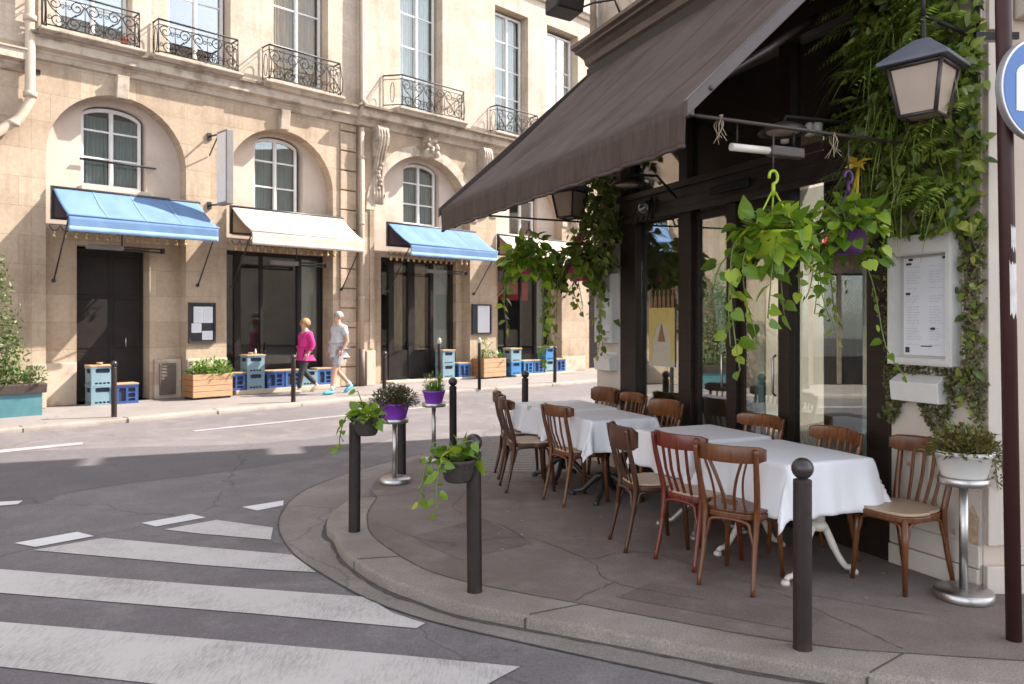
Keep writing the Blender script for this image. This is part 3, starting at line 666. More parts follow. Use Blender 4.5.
# arch rings
def ring(root, x0, x1, zs, zt, w, y, mat='trim', n=28):
    c=(x0+x1)/2; r=(x1-x0)/2; h=zt-zs
    inn=[(c-r*math.cos(PI*i/n),zs+h*math.sin(PI*i/n)) for i in range(n+1)]
    out=[(c-(r+w)*math.cos(PI*i/n),zs+(h+w)*math.sin(PI*i/n)) for i in range(n+1)]
    MB().panel(inn+out[::-1],[],y-.035,y-.001).build('arch_ring', M[mat], root)
for c in (.71, 4.15):
    b = MB(); b.prism_x([(-.002,5.86),(-.12,5.86),(-.15,6.1),(-.17,6.29),(-.002,6.29)], c-.11, c+.11)
    b.build('keystone', M['trim'], mid, bevel=.012)
window(mid, .12,1.24,4.15,5.74,.42,(4.75,5.28),atop=.22, railbar=4.66, curtain='curtain', glass='glass_mid')  # pale curtain stands in for the bright reflection in these panes
window(mid, 3.64,4.74,4.02,5.74,.42,(4.62,5.2),atop=.22, curtain='curtain', glass='glass_mid')  # curtain again paints the panes' reflection
window(mid, -.3,.92,7.0,10.25,.3,(7.6,8.35,9.1),curtain='curtain', sill=False)
window(mid, 1.7,2.9,7.0,10.25,.3,(7.65,8.3,9.0), sill=False)
window(mid, 4.03,5.3,7.0,10.25,.3,(7.85,8.75,9.5), curtain='curtain_gold', sill=False, glass='glass_dim')
for x0,x1,k in ((-.64,.96,5),(1.32,2.96,5)): balcony(mid, x0,x1,6.84,7.52,.28,.0,k)
balcony(mid, 3.66,5.46,6.84,7.6,.3,.0,5, belly=.12)
cornice(mid, -.86, 6.1)
# grooved quoins beside the joint between the two houses
b = MB(); z = .02
while z < 6.2:
    b.box(5.64,6.08,-.05,-.002,z,min(6.28,z+.44)); z += .47
b.build('quoin', M['stone_low'], mid, bevel=.012)
b = MB().tube([(6.17,-.15,.02),(6.17,-.15,.9)], .075, 12); b.build('pipe_shoe', M['pipe_dark'], mid)
b = MB().tube([(6.17,-.15,.9),(6.17,-.15,6.25)], .06, 12).tube([(6.2,-.32,6.75),(6.2,-.14,6.95),(6.2,-.1,16)], .06, 12)
for z in (2.1,3.9,5.5): b.lathe([(.06,0),(.075,.01),(.075,.06),(.06,.07)], (6.17,-.15,z), 12)
b.build('drainpipe', M['pipe'], mid)
b = MB().box(-.78,-.66,-.015,-.002,6.03,6.12); b.build('vent_grille', M['black'], mid)
b = MB(); b.box(1.52,1.84,.16,.198,.08,.72); 
for k in range(9): b.box(1.55,1.81,.150,.159,.12+k*.066,.15+k*.066)
b.build('vent_grille', M['pipe_dark'], mid)
# flower pot on the left balcony
fp = thing('flower_pot', 'small terracotta flower pot on the top left balcony ledge', 'flower pot', fw(.72,.17,6.84))
MB().lathe([(.05,0),(.075,.13),(.085,.135),(.085,.16),(.07,.16),(.066,.12)],n=14).build('pot', M['terracotta'], fp)
MB().lathe([(.001,.125),(.066,.125)],n=14).build('soil', M['soil'], fp)

# --- right building with carved consoles
rgt = facade('stone_building', 'paler stone building with carved scroll consoles, right of the tall drainpipe', 6.13, 32,
   [(6.57,9.75,0,4.3,5.85),(10.75,13.6,0,4.5,5.88),(14.7,17.5,0,4.5,5.88)],
   [(7.37,8.78,7.0,10.57),(10.72,12.1,7.0,10.57),(12.93,14.4,7.0,10.6),(16,17.3,7.0,10.6),(19,20.3,7.0,10.6),(22,23.3,7.0,10.6)], yoff=-.1)
for x0, x1, hs in ((6.57,9.75,arch(7.7,8.92,4.05,5.45,5.75)),(10.75,13.6,arch(11.6,12.82,4.05,5.45,5.75)),(14.7,17.5,arch(15.5,16.7,4.05,5.45,5.75))):
    MB().panel(rect(x0+.002,x1-.002,3.3,5.9), [hs], .22, .5).build('arch_infill', M['plaster'], rgt)
MB().panel([(6.572,0),(6.98,0),(6.98,3.2),(9.5,3.2),(9.5,0),(9.748,0),(9.748,3.298),(6.572,3.298)], [], .2, .7).build('doorway_surround', M['stone_low'], rgt)
MB().panel([(10.752,0),(11.1,0),(11.1,3.2),(13.45,3.2),(13.45,0),(13.598,0),(13.598,3.298),(10.752,3.298)], [], .2, .7).build('doorway_surround', M['stone_low'], rgt)
MB().panel(rect(14.702,17.498,0,3.298), [rect(15.3,16.6,.001,3.0)], .2, .7).build('doorway_surround', M['stone_low'], rgt)
for q in ((6.3,6.56,-.17,-.102,0,.85),(9.76,10.74,-.14,-.102,0,.45),(13.61,14.69,-.14,-.102,0,.45)):
    MB().box(*q).build('plinth', M['plinth'], rgt, bevel=.015)
MB().box(6.42,6.53,-.125,-.102,.9,5.0).build('pilaster_strip', M['stone_low'], rgt)
ring(rgt, 6.57,9.75,4.3,5.85,.26,-.1); ring(rgt,10.75,13.6,4.5,5.88,.22,-.1)
window(rgt, 7.73,8.85,4.07,5.72,.34,(4.65,5.2),atop=.22, curtain='curtain', glass='glass_mid')  # curtain used as the pale reflection on the mezzanine glass
window(rgt, 11.63,12.75,4.07,5.72,.34,(4.65,5.2),atop=.22)
window(rgt, 15.53,16.65,4.07,5.72,.34,(4.65,5.2),atop=.22)
window(rgt, 7.52,8.72,7.02,10.5,.2,(7.9,8.7,9.55),curtain='curtain', sill=False, glass='glass_dim')
window(rgt, 10.88,12.06,7.02,10.5,.2,(8.1,8.9,9.7),curtain='curtain', sill=False, glass='glass_dim')
window(rgt, 13.08,14.36,7.02,10.5,.2,(8.0,9.0,9.4),curtain='curtain', sill=False)
for x in (16.1,19.1,22.1): window(rgt, x,x+1.1,7.02,10.5,.2,(8.0,9.0,9.6), sill=False)
cornice(rgt, 6.05, 32, -.1, .0, 1.35)
balcony(rgt, 7.1,9.15,6.88,7.66,.42,-.1,6, flare=.28)
balcony(rgt, 10.5,12.15,6.88,7.6,.3,-.1,5, belly=.1)
b = MB().prism_x([(-.1,11.2),(-.16,11.22),(-.18,11.34),(-.25,11.38),(-.25,11.5),(-.1,11.55)], 6.14, 32).build('string_course', M['trim'], rgt)
def console(root, x, z1, z0, w=.3, y=-.1):
    h = z1-z0
    pts = []
    prof = [(0,0),(-.06,.02),(-.10,.12),(-.07,.28),(-.08,.42),(-.14,.56),(-.20,.66),(-.27,.74),(-.31,.84),(-.28,.94),(-.22,.99),(0,1)]
    b = MB().prism_x([(y+p[0],z0+p[1]*h) for p in prof], x-w/2, x+w/2)
    for zc, yc, r in ((z0+.83*h,y-.17,.13),(z0+.12*h,y-.05,.06)):
        for sgn in (-1,1):
            q = [(x+sgn*(w/2+.004), yc-(.02+(r-.02)*i/20)*math.cos(2.2*2*PI*i/20), zc+(.02+(r-.02)*i/20)*math.sin(2.2*2*PI*i/20)) for i in range(21)]
            b.tube(q, .018, 5)
    for k in range(3):
        xx = x-w*.28+k*w*.28
        b.tube([(xx,y+p[0]-.008,z0+p[1]*h) for p in prof[1:-2]], .02, 6)
    for k in range(7): b.ball((x+random.uniform(-.08,.08), y-.1-.012*k, z0+(.2+.05*k)*h), .045, 8)
    b.build('console', M['trim'], root)
console(rgt, 6.66, 6.38, 4.45, .3); console(rgt, 10.2, 6.38, 4.45, .3); console(rgt, 14.15, 6.38, 4.45, .3)
for c in (8.25, 12.17):
    b = MB(); b.prism_x([(-.105,5.82),(-.2,5.84),(-.27,6.0),(-.22,6.12),(-.3,6.3),(-.105,6.36)], c-.2, c+.2)
    for k in range(12): b.ball((c+random.uniform(-.2,.2), -.24+random.uniform(-.05,.03), 5.88+random.random()*.42), random.uniform(.04,.075), 8)
    b.build('keystone', M['trim'], rgt)

# --- left neighbour beyond the pale pipe
lft = facade('stone_building', 'stone building at the left edge behind the bent white drainpipe', -24, -.802,
   [], [(-3.2,-2.0,7.0,10.3),(-6.4,-5.1,7.0,10.3),(-9.6,-8.3,7.0,10.3),(-12.8,-11.5,7.0,10.3),(-16,-14.7,7.0,10.3)])
for x in (-3.1,-6.3,-9.5,-12.7,-15.9): window(lft, x,x+1.1,7.02,10.2,.3,(7.7,8.5,9.3),sill=False)
b = MB().prism_x([(p[0],p[1]-.3) for p in CORN], -24, -.9); b.build('cornice', M['trim'], lft)
for x in (-4.4,-7.6,-10.8,-14.2):
    s = MB().box(x-1.1,x+1.1,-.05,-.004,.0,3.1).build('shop_front', M['black'], lft)
    b = MB()
    for q in (-1.0,-.35,.35,1.0): b.box(x+q-.05,x+q+.05,-.09,-.051,.02,3.0)
    b.box(x-1.1,x+1.1,-.14,-.051,2.75,3.15); b.build('frame', M['trim_dark'], s)
    MB().box(x-.95,x+.95,-.056,-.0515,.7,2.7).build('pane', M['glass'], s)
    MB().prism_x([(-.05,3.75),(-.9,3.25),(-.9,3.2),(-.05,3.7)],x-1.2,x+1.2).build('canopy', M['cream_cloth' if x<-9 else 'red'], s)
b = MB().tube([(-.86,-.16,16),(-.86,-.16,5.5),(-1.02,-.16,5.15),(-2.4,-.16,3.95),(-3.6,-.16,2.95)], .085, 12)
for z in (6.9, 5.55): b.lathe([(.085,0),(.115,.01),(.115,.1),(.085,.11)], (-.86,-.16,z), 12)
b.lathe([(.085,0),(.11,.01),(.11,.09),(.085,.1)], (-1.12,-.16,5.0), 12)
b.build('drainpipe', M['white_paint'] if False else M['pipe'], lft)
# dark rooms behind the openings and floor slabs/roofs
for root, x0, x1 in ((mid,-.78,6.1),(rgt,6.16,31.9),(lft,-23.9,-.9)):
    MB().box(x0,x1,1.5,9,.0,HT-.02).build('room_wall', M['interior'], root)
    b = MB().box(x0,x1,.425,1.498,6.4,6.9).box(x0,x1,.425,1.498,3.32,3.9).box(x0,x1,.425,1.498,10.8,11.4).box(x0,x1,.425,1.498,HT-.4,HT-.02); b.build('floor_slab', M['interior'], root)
    b = MB().box(x0,x1,.3,9,HT+.005,HT+.2); b.build('roof', M['trim_dark'], root)

# ground-floor door and shop fronts (parts of their buildings)
b = MB().box(.04,1.34,.6,.66,.02,3.0).box(.7,.72,.585,.598,.05,2.98)
for z0,z1 in ((.2,.95),(1.05,2.0),(2.1,2.85)): b.box(.78,1.27,.585,.598,z0,z1); b.box(.1,.64,.585,.598,z0,z1)
d = b.build('door', M['black'], mid, bevel=.006); MB().tube([(1.0,.56,1.05),(1.0,.56,1.25)],.012,6).build('handle', M['steel'], d)
def shopfront(root, x0, x1, z0, z1, y, posts, name='shop_front', kick=.5, gold=None, pale=None, curt=None):
    b = MB()
    for p, w in posts: b.box(p-w/2,p+w/2,y-.03,y+.05,z0,z1)
    b.box(x0,x1,y-.022,y+.045,z1-.09,z1); b.box(x0,x1,y-.022,y+.045,z0,z0+.06)
    b.box(x0,x1,y-.012,y+.02,z0+.06,z0+kick)
    s = b.build(name, M['black'], root)
    MB().box(x0+.02,x1-.02,y+.022,y+.03,z0+kick,z1-.05).build('pane', M['glass_shop'], s)
    if pale: MB().box(pale[0],pale[1],y+.12,y+.14,z0+kick,z1-.1).build('pale_panel', M['panel_pale'], s)
    if curt:
        b = MB()
        for c0, c1 in curt:
            vs=[]; n=36
            for k in range(n+1):
                x=c0+(c1-c0)*k/n; yy=y+.2+.03*math.sin(k*1.25)
                vs += [(x,yy,z0+kick-.1),(x,yy,z1-.1)]
            b.add(vs,[(2*k,2*k+2,2*k+3,2*k+1) for k in range(n)],True)
        b.build('curtain', M['curtain_beige'], s)
    return s
shopfront(mid, 2.9,5.42,.1,3.12,.42,((2.96,.1),(3.28,.14),(3.85,.06),(4.8,.1),(5.38,.1)), pale=(4.86,5.34))
shopfront(rgt, 6.98,9.5,.06,3.2,.35,((7.04,.1),(7.4,.16),(8.05,.2),(8.75,.1),(9.44,.1)), kick=.75, pale=(8.8,9.4), curt=[(7.5,7.92),(8.18,8.68)])
shopfront(rgt, 11.1,13.45,.06,3.2,.35,((11.16,.1),(11.6,.08),(12.2,.07),(12.85,.1),(13.4,.1)), kick=.5, pale=(12.92,13.35))
MB().box(11.2,12.8,.6,.64,2.2,2.75).build('red_blind', M['red'], rgt)
MB().box(15.32,16.58,.4,.45,.02,2.98).build('door', M['black'], rgt)
b = MB().box(2.95,5.4,-.22,.3,.0,.1); tag(b.build('door_step', M['plinth'], mid, bevel=.01))
b = MB().box(7.0,9.9,-.3,.22,.0,.06); tag(b.build('door_step', M['plinth'], rgt, bevel=.01))
b = MB().box(10.9,13.5,-.75,.22,.0,.06); tag(b.build('door_step', M['plinth'], rgt, bevel=.01))
def FT(name, label, cat, s, off, z=0, group=None): return thing(name, label, cat, fw(s,off,z), FROT, group)
def solid(ob, t=.006):
    m = ob.modifiers.new('thickness', 'SOLIDIFY'); m.thickness = t; m.offset = 0; return ob
def grid(b, fn, nu, nv):
    vs = [fn(i/nu, j/nv) for i in range(nu+1) for j in range(nv+1)]
    b.add(vs, [(i*(nv+1)+j, (i+1)*(nv+1)+j, (i+1)*(nv+1)+j+1, i*(nv+1)+j+1) for i in range(nu) for j in range(nv)], True); return b

# ------------------------------------------------------------------ awnings across the street
def street_awning(label, s0, s1, cloth, board, zt=4.02, zf=3.43, dep=.95, drop=.28, y0=0):
    c = (s0+s1)/2; w = s1-s0
    r = FT('awning', label, 'awning', c, 0, zf-drop, 'awnings over the shops across the street')
    dz = -(zf-drop)
    b = grid(MB(), lambda u,v: (-w/2+w*u, y0-.03-(dep-.03)*v, dz+zt+(zf-zt)*v-.03*math.sin(PI*v)-.012*math.sin(PI*v)*math.cos(u*PI*8)-.008*math.sin(v*9+u*14)*math.sin(u*23+v*4)*v*(1-v)*4), 48, 10)
    solid(b.build('canopy', M[cloth], r))
    b = grid(MB(), lambda u,v: (-w/2+w*u, y0-dep-.006-.008*v*math.sin(u*17)-.004*v*math.sin(u*41+1), dz+zf-drop*v), 90, 4)
    solid(b.build('valance', M[cloth], r))
    b = grid(MB(), lambda u,v: (-w/2+w*u, y0-dep-.014-.0085*(.66+.34*v)*math.sin(u*17)-.004*(.66+.34*v)*math.sin(u*41+1), dz+zf-drop*(.66+.34*v)), 90, 2)
    solid(b.build('hem', M['cream_cloth'] if cloth == 'cream_cloth' else M['hem_blue'], r), .004)
    b = MB(); ns = max(2,round(w/.75))
    for k in range(1,ns):
        x = -w/2+w*k/ns; vs = []
        for j in range(9):
            v = j/8; z = dz+zt+(zf-zt)*v-.03*math.sin(PI*v)+.009; y = y0-.03-(dep-.03)*v; vs += [(x-.007,y-.004,z),(x+.007,y-.004,z)]
        b.add(vs,[(2*j,2*j+1,2*j+3,2*j+2) for j in range(8)],True)
    b.build('seams', M['hem_blue'] if cloth != 'cream_cloth' else M['cream_cloth'], r)
    MB().tube([(-w/2-.02,y0-dep,dz+zf),(w/2+.02,y0-dep,dz+zf)],.018,8).build('front_bar', M[cloth], r)
    MB().box(-w/2+.02,w/2-.06,y0-.06,y0-.004,dz+zt-.55,dz+zt-.06).build('sign_board', M[board], r, bevel=.01)
    b = MB().box(-w/2-.02,w/2,y0-.075,y0-.004,dz+zt-.58,dz+zt-.553).box(-w/2-.03,-w/2+.018,y0-.075,y0-.004,dz+zt-.58,dz+zt)
    b.build('board_frame', M['iron_rod'], r)
    MB().tube([(-w/2-.03,y0-.03,dz+zt+.0),(w/2+.03,y0-.03,dz+zt+.0)],.035,10).build('roller', M['iron_rod'], r)
    for x in (-w/2+.015, w/2-.015):
        b = MB().tube([(x,y0-dep+.01,dz+zf-.02),(x,y0-.05,dz+2.32)],.014,6).ball((x,y0-.03,dz+2.32),.04,8)
        b.build('arm', M['iron_rod'], r)
    return r
M['hem_blue'] = pm('pale blue hem', (.2,.31,.47), (.23,.34,.5), 4, .9, spec=.2)
street_awning('sky blue canvas awning over the black door, farthest left', -.47, 2.22, 'blue_cloth', 'purple_board')
street_awning('cream canvas awning over the glazed shop front behind the walkers', 2.93, 5.68, 'cream_cloth', 'tan_board')
street_awning('sky blue canvas awning half hidden by the brown corner awning', 6.95, 9.88, 'blue_cloth', 'purple_board', y0=-.1)
street_awning('cream canvas awning seen above the hanging plants at the end of the street', 10.8, 13.7, 'cream_cloth', 'tan_board', y0=-.1)

def string_lights(label, s0, s1, z, off, k):
    r = FT('string_lights', label, 'string lights', (s0+s1)/2, off, z, 'bulb garlands under the street awnings')
    w = s1-s0; b = MB(); bb = MB()
    pts = []
    for i in range(k*6+1):
        u = i/(k*6); ph = (i % 6)/6
        pts.append((-w/2+w*u, .02*math.sin(i), .1-.1*math.sin(PI*ph)-.0))
    b.tube(pts, .008, 5); b.tube([(-w/2,0,.12),(w/2,0,.12)],.006,5); wire = b.build('wire', M['iron_rod'], r)
    bulb = MB().tube([(0,0,.0),(0,0,-.05)],.014,6).ball((0,0,-.085),.035,8).build('bulb', M['bulb'], r)
    for i in range(k):
        o = bulb if i == 0 else bulb.copy()
        if i: COL.objects.link(o); o.parent = r
        o.location.x = -w/2+w*(i+.5)/k
string_lights('bulb garland hanging under the leftmost blue awning', -.55, 2.0, 3.22, .12, 14)
string_lights('bulb garland hanging under the cream awning behind the walkers', 2.9, 5.5, 3.2, .12, 15)
string_lights('bulb garland hanging under the half hidden blue awning', 6.9, 9.6, 3.2, .22, 15)

def tube_heater_far(label, s, off, z):
    r = FT('tube_heater', label, 'heater', s, off, z, 'long heaters hung under the street awnings')
    MB().box(-.62,.02,-.06,.06,-.04,.05).build('casing', M['heater'], r, bevel=.015)
    b = MB().tube([(.02,0,.03),(.75,0,.03)],.018,6).tube([(.02,0,-.03),(.75,0,-.03)],.018,6).box(.73,.78,-.05,.05,-.05,.05); b.build('rods', M['iron_rod'], r)
    MB().tube([(0,0,.05),(0,.0,.42)],.015,6).tube([(0,0,.42),(0,.35,.46)],.015,6).build('bracket', M['iron_rod'], r)
tube_heater_far('long grey heater hung over the black door', .62, .35, 2.95)
tube_heater_far('long grey heater hung over the shop front behind the walkers', 4.3, .35, 2.85)
tube_heater_far('dark long heater hung over the curtained door across the street', 8.55, .45, 2.85)

# blade sign between the first two arches
r = FT('blade_sign', 'tall grey blade sign on iron brackets between the first two arches', 'sign', 2.48, .7, 3.94)
b = MB().box(-.075,.075,-.22,.22,0,1.5); b.build('casing', M['heater'], r, bevel=.012)
MB().box(-.082,-.0765,-.19,.19,.05,1.45).build('face', M['white_paint'], r)
for z in (1.47,.03):
    b = MB().tube([(-.02,.69,z+.03),(-.02,.2,z)],.02,6).box(-.06,.02,.66,.695,z-.05,z+.1)
    if z > 1: b.tube([(-.02,.68,1.1),(-.02,.25,1.47)],.014,6)
    b.build('bracket', M['iron_rod'], r)

# menu boards on the piers
def menu_board(label, s, off, z0, w, h, papers):
    r = FT('menu_board', label, 'menu board', s, off, z0)
    b = MB().panel(rect(-w/2,w/2,0,h),[rect(-w/2+.035,w/2-.035,.04,h-.04)],-.06,.0); b.build('frame', M['board_black'], r)
    MB().box(-w/2+.03,w/2-.03,-.03,-.005,.03,h-.03).build('backing', M['board_black'], r)
    for (a0,a1,c0,c1) in papers:
        p = MB().box(-w/2+a0*w,-w/2+a1*w,-.036,-.031,c0*h,c1*h).build('paper', M['paper'], r)
        b = MB(); z = c1*h-.04
        while z > c0*h+.03:
            b.box(-w/2+a0*w+.025,-w/2+a1*w-.025-random.random()*.05,-.0385,-.0365,z,z+.008); z -= .022
        b.build('lettering', M['ink'], p)
menu_board('black menu board of five pale sheets between the first two arches', 2.3,.0,1.12,.56,.84,[(.18,.55,.5,.9),(.56,.9,.5,.9),(.1,.47,.26,.49),(.5,.9,.08,.3)])
menu_board('black menu board with one tall white sheet above the farther wooden planter', 10.15,.11,1.2,.72,.84,[(.3,.92,.06,.95)])

# ------------------------------------------------------------------ bottle crates used as tables and stools
def rot_panel(b, outer, holes, y0, y1, quarter):
    t = MB().panel(outer, holes, y0, y1)
    c, s_ = [(1,0),(0,1),(-1,0),(0,-1)][quarter]
    b.add([(p[0]*c-p[1]*s_, p[0]*s_+p[1]*c, p[2]) for p in t.v], t.f)
def rr(x0,x1,z0,z1,r=.015,n=3):
    out = []
    for cx,cz,a0 in ((x1-r,z1-r,0),(x0+r,z1-r,90),(x0+r,z0+r,180),(x1-r,z0+r,270)):
        for i in range(n+1):
            a = rad(a0+90*i/n); out.append((cx+r*math.cos(a),cz+r*math.sin(a)))
    return out
CW, CD, CH = .40, .32, .36
def make_crate(col, style):
    r = thing('bottle_crate', 'x', 'crate')
    b = MB()
    for q, w, d in ((0,CW,CD),(2,CW,CD),(1,CD,CW),(3,CD,CW)):
        if style == 'slot':
            holes = [rr(-w*.32,w*.32,CH*.66,CH*.9,.035)] + [rr(-w*.34+w*.175*k,-w*.34+w*.175*k+w*.13,.03,.065,.008) for k in range(4)]
        else:
            holes = [rr(-w*.36,-w*.05,.05,CH*.84,.02), rr(w*.05,w*.36,.05,CH*.28,.015), rr(w*.05,w*.36,CH*.33,CH*.56,.015), rr(w*.05,w*.36,CH*.61,CH*.84,.015)]
        rot_panel(b, rect(-w/2+.001,w/2-.001,0,CH), holes, -d/2, -d/2+.014, q)
    for z0, z1 in ((0,.02),(CH-.03,CH-.001)):
        for q, w, d in ((0,CW,CD),(2,CW,CD),(1,CD,CW),(3,CD,CW)):
            rot_panel(b, rect(-w/2-.006,w/2+.006,z0,z1), [], -d/2-.007, -d/2-.0005, q)
    b.build('shell', M[col], r)
    MB().box(-CW/2+.03,CW/2-.03,-CD/2+.03,CD/2-.03,.01,CH-.015).build('dark_inner_block', M['crate_in'], r)  # solid dark block carries the shade inside the crate
    return r
crate_proto = {}
def crate(col, style, label, s, off, z):
    k = (col, style)
    if k not in crate_proto:
        r = crate_proto[k] = make_crate(col, style); r.location = fw(s,off,z); r.rotation_euler = (0,0,FROT+random.uniform(-.06,.06)); r['label'] = label
    else:
        r = dup(crate_proto[k], fw(s,off,z), FROT+random.uniform(-.08,.08), label)
    r['group'] = 'bottle crates used as tables and stools along the shop fronts'
def board(label, s, off, z, w=.44, d=.36):
    r = FT('wooden_board', label, 'board', s, off, z, 'wooden tops on the crates')
    r.rotation_euler.z += random.uniform(-.05,.05)
    MB().box(-w/2,w/2,-d/2,d/2,.0,.025).build('plank_top', M['tabletop'], r, bevel=.004)
    return r
def crate_table(where, s, off, z, low, up, style='slot', cup=True):
    crate(low, style, 'lower crate of the crate table '+where, s, off, z)
    crate(up, style, 'upper crate of the crate table '+where, s, off, z+CH+.002)
    board('wooden top of the crate table '+where, s, off, z+2*CH+.004)
def crate_stool(where, s, off, z, col, style='open'):
    crate(col, style, where, s, off, z)
    board('wooden top of the '+where.replace(' crate stool',' stool'), s, off, z+CH+.002, .42, .34)
crate_table('left of the black door', .33, .02, 0, 'crate_light', 'crate_light')
crate_stool('royal blue crate stool in front of the black door', .76, .08, 0, 'crate_navy')
crate_stool('royal blue crate stool between the wooden planter and a crate table', 2.98, .02, .1, 'crate_navy')
crate_table('right of the nearer wooden planter', 3.42, .02, .1, 'crate_light', 'crate_light')
crate_stool('royal blue crate stool just right of the pale blue crate table', 3.9, .02, .1, 'crate_navy')
crate_stool('royal blue crate stool just left of the woman', 4.32, .02, .1, 'crate_blue')
crate('crate_light', 'slot', 'single pale blue crate behind the woman in the magenta top', 4.74, .02, .1)
crate_stool('deep blue crate stool between the two walkers', 5.14, .02, .1, 'crate_blue')
crate_table('right of the curtained door', 8.85, .1, .06, 'crate_light', 'crate_light')
crate_stool('deep blue crate stool left of the farther wooden planter', 9.4, .1, .06, 'crate_blue')
crate_table('right of the farther planter', 11.0, .5, .06, 'crate_mid', 'crate_light')
crate_stool('bright blue crate stool next to the two-tone crate table', 11.5, .5, .06, 'crate_mid')
crate_stool('deep blue crate stool midway between the two farthest crate tables', 11.95, .5, .06, 'crate_blue')
crate_table('farthest along the street', 12.42, .5, .06, 'crate_light', 'crate_mid')
crate_stool('deep blue crate stool farthest along the street', 12.92, .5, .06, 'crate_blue')
# cups and ashtrays on the crate tables
for lab, s, off, z in (('small beige bowl on the crate table left of the black door', .33,.02,.75), ('small beige bowl on the crate table right of the nearer planter', 3.36,.05,.85)):
    r = FT('bowl', lab, 'bowl', s, off, z)
    MB().lathe([(.02,0),(.045,.012),(.06,.045),(.056,.045),(.04,.014),(.001,.012)],n=14).build('bowl_body', M['curtain_beige'], r)
r = FT('bottle', 'small pale bottle beside the bowl on the crate table', 'bottle', 3.5, .0, .85)
MB().lathe([(.022,0),(.024,.06),(.011,.09),(.01,.12),(.001,.12)],n=12).build('bottle_body', M['pot_white'], r)

# ------------------------------------------------------------------ leaves
def leaf(b, p, d, nrm, L, W, heart=True, droop=.25):
    d = d.normalized(); sd = d.cross(nrm)
    if sd.length < 1e-4: sd = d.orthogonal()
    sd = sd.normalized(); nn = sd.cross(d).normalized()
    def P(u, v, w=0): return p + d*(L*u) + sd*(W*v) + nn*(L*(w - droop*u*u))
    if heart:
        vs = [P(0,0), P(.3,0,-.03), P(.62,0,-.03), P(1,0)]
        for sg in (1,-1): vs += [P(-.11,.2*sg,.05), P(.04,.43*sg,.09), P(.3,.5*sg,.09), P(.58,.38*sg,.06), P(.84,.15*sg,.01)]
        fs = []
        for o in (4,9):
            q = [(0,1,o+1,o),(1,2,o+2,o+1),(2,o+3,o+2),(2,3,o+4,o+3)]
            fs += q if o == 4 else [f[::-1] for f in q]
    else:
        vs = [P(0,0), P(.45,.5,.06), P(1,0), P(.45,-.5,.06), P(.5,0,-.02)]
        fs = [(0,4,1),(4,2,1),(0,3,4),(4,3,2)]
    b.add(vs, fs, True)
def rv(): 
    while True:
        v = Vector((random.uniform(-1,1),random.uniform(-1,1),random.uniform(-1,1)))
        if .05 < v.length < 1: return v.normalized()
def vine(bl, bs, pts, n, L, heart=True, wr=.85, r=.004):
    q = catmull([tuple(p) for p in pts], 6); bs.tube([tuple(p) for p in q], r, 4)
    rs = resample(q, n)
    for i, p in enumerate(rs):
        d = rv(); d.z = -abs(d.z)*.9-.15; k = L*random.uniform(.6,1.15)*(1-.3*i/n)
        bl_d = d.normalized(); bs.tube([tuple(p), tuple(p+bl_d*k*.35)], r*.6, 4)
        leaf(bl, p+bl_d*k*.35, bl_d, (rv()+Vector((-.5,-.8,.7))).normalized(), k, k*wr, heart)
def tuft(b, c, n, R, L, W, heart=False, up=.5, flat=1.0):
    """loose leaves through a dome: c centre of base, R radius"""
    for _ in range(n):
        v = rv(); v.z = abs(v.z); q = random.random()**.45
        p = Vector(c) + Vector((v.x*R[0]*q, v.y*R[1]*q, v.z*R[2]*q))
        d = (v + rv()*.7 + Vector((0,0,up-.3))).normalized()
        leaf(b, p, d, (rv()*.7+Vector((0,0,1))).normalized(), L*random.uniform(.6,1.3), W*random.uniform(.7,1.2), heart)
def stems(b, c, n, R, r=.004):
    for _ in range(n):
        v = rv(); v.z = abs(v.z)*.7+.4
        e = Vector(c)+Vector((v.x*R[0]*.85, v.y*R[1]*.85, min(1,v.z)*R[2]*.9)); m_ = Vector(c)*.5+e*.5+Vector((0,0,R[2]*.12))
        b.tube([tuple(Vector(c)+Vector((v.x*.04,v.y*.04,0))), tuple(m_), tuple(e)], [r,r*.8,r*.4], 5)
def blade(b, p, d, L, W, droop=.6, n=4):
    p = Vector(p); d = Vector(d).normalized(); sd = d.cross(Vector((0,0,1)))
    sd = sd.normalized() if sd.length > .05 else Vector((1,0,0))
    vs = []
    for i in range(n+1):
        u = i/n; q = p + d*L*u + Vector((0,0,-droop*L*u*u)); w = W*(1-u)**.7+.0004
        vs += [q-sd*w, q+sd*w]
    b.add(vs, [(2*i,2*i+1,2*i+3,2*i+2) for i in range(n)], True)

# wooden planters
def wood_planter(label, s0, s1, off0, off1, h, seed):
    random.seed(seed)
    w = s1-s0; d = off1-off0
    r = FT('wooden_planter', label, 'planter', (s0+s1)/2, (off0+off1)/2, 0, 'wooden planters along the shop fronts')
    nb = 4; ph = (h-.05)/nb
    for k in range(nb):
        z0 = .04+k*ph
        MB().box(-w/2,w/2,-d/2-.012,-d/2+.012,z0+.004,z0+ph-.004).build('plank', M['plank'], r, bevel=.003)
    b = MB()
    for k in range(nb):
        z0 = .04+k*ph
        for sx in (-1,1): b.box(*(sorted((sx*w/2, sx*(w/2-.024)))), -d/2+.013,d/2-.013,z0+.004,z0+ph-.004)
        b.box(-w/2,w/2,d/2-.012,d/2+.012,z0+.004,z0+ph-.004)
    b.build('side_planks', M['plank_dark'], r, bevel=.003)
    b = MB().box(-w/2+.03,w/2-.03,-d/2+.014,d/2-.02,.02,h-.06)
    for x in (-w/2+.05,w/2-.05):
        for y in (-d/2+.05,d/2-.05): b.box(x-.025,x+.025,y-.025,y+.025,0,.03)
    b.build('liner', M['gap'], r)
    return r, w, d, h
r,w,d,h = wood_planter('orange-brown plank planter with bright leaves under the first menu board', 1.88,2.7,.08,.56,.52,3)
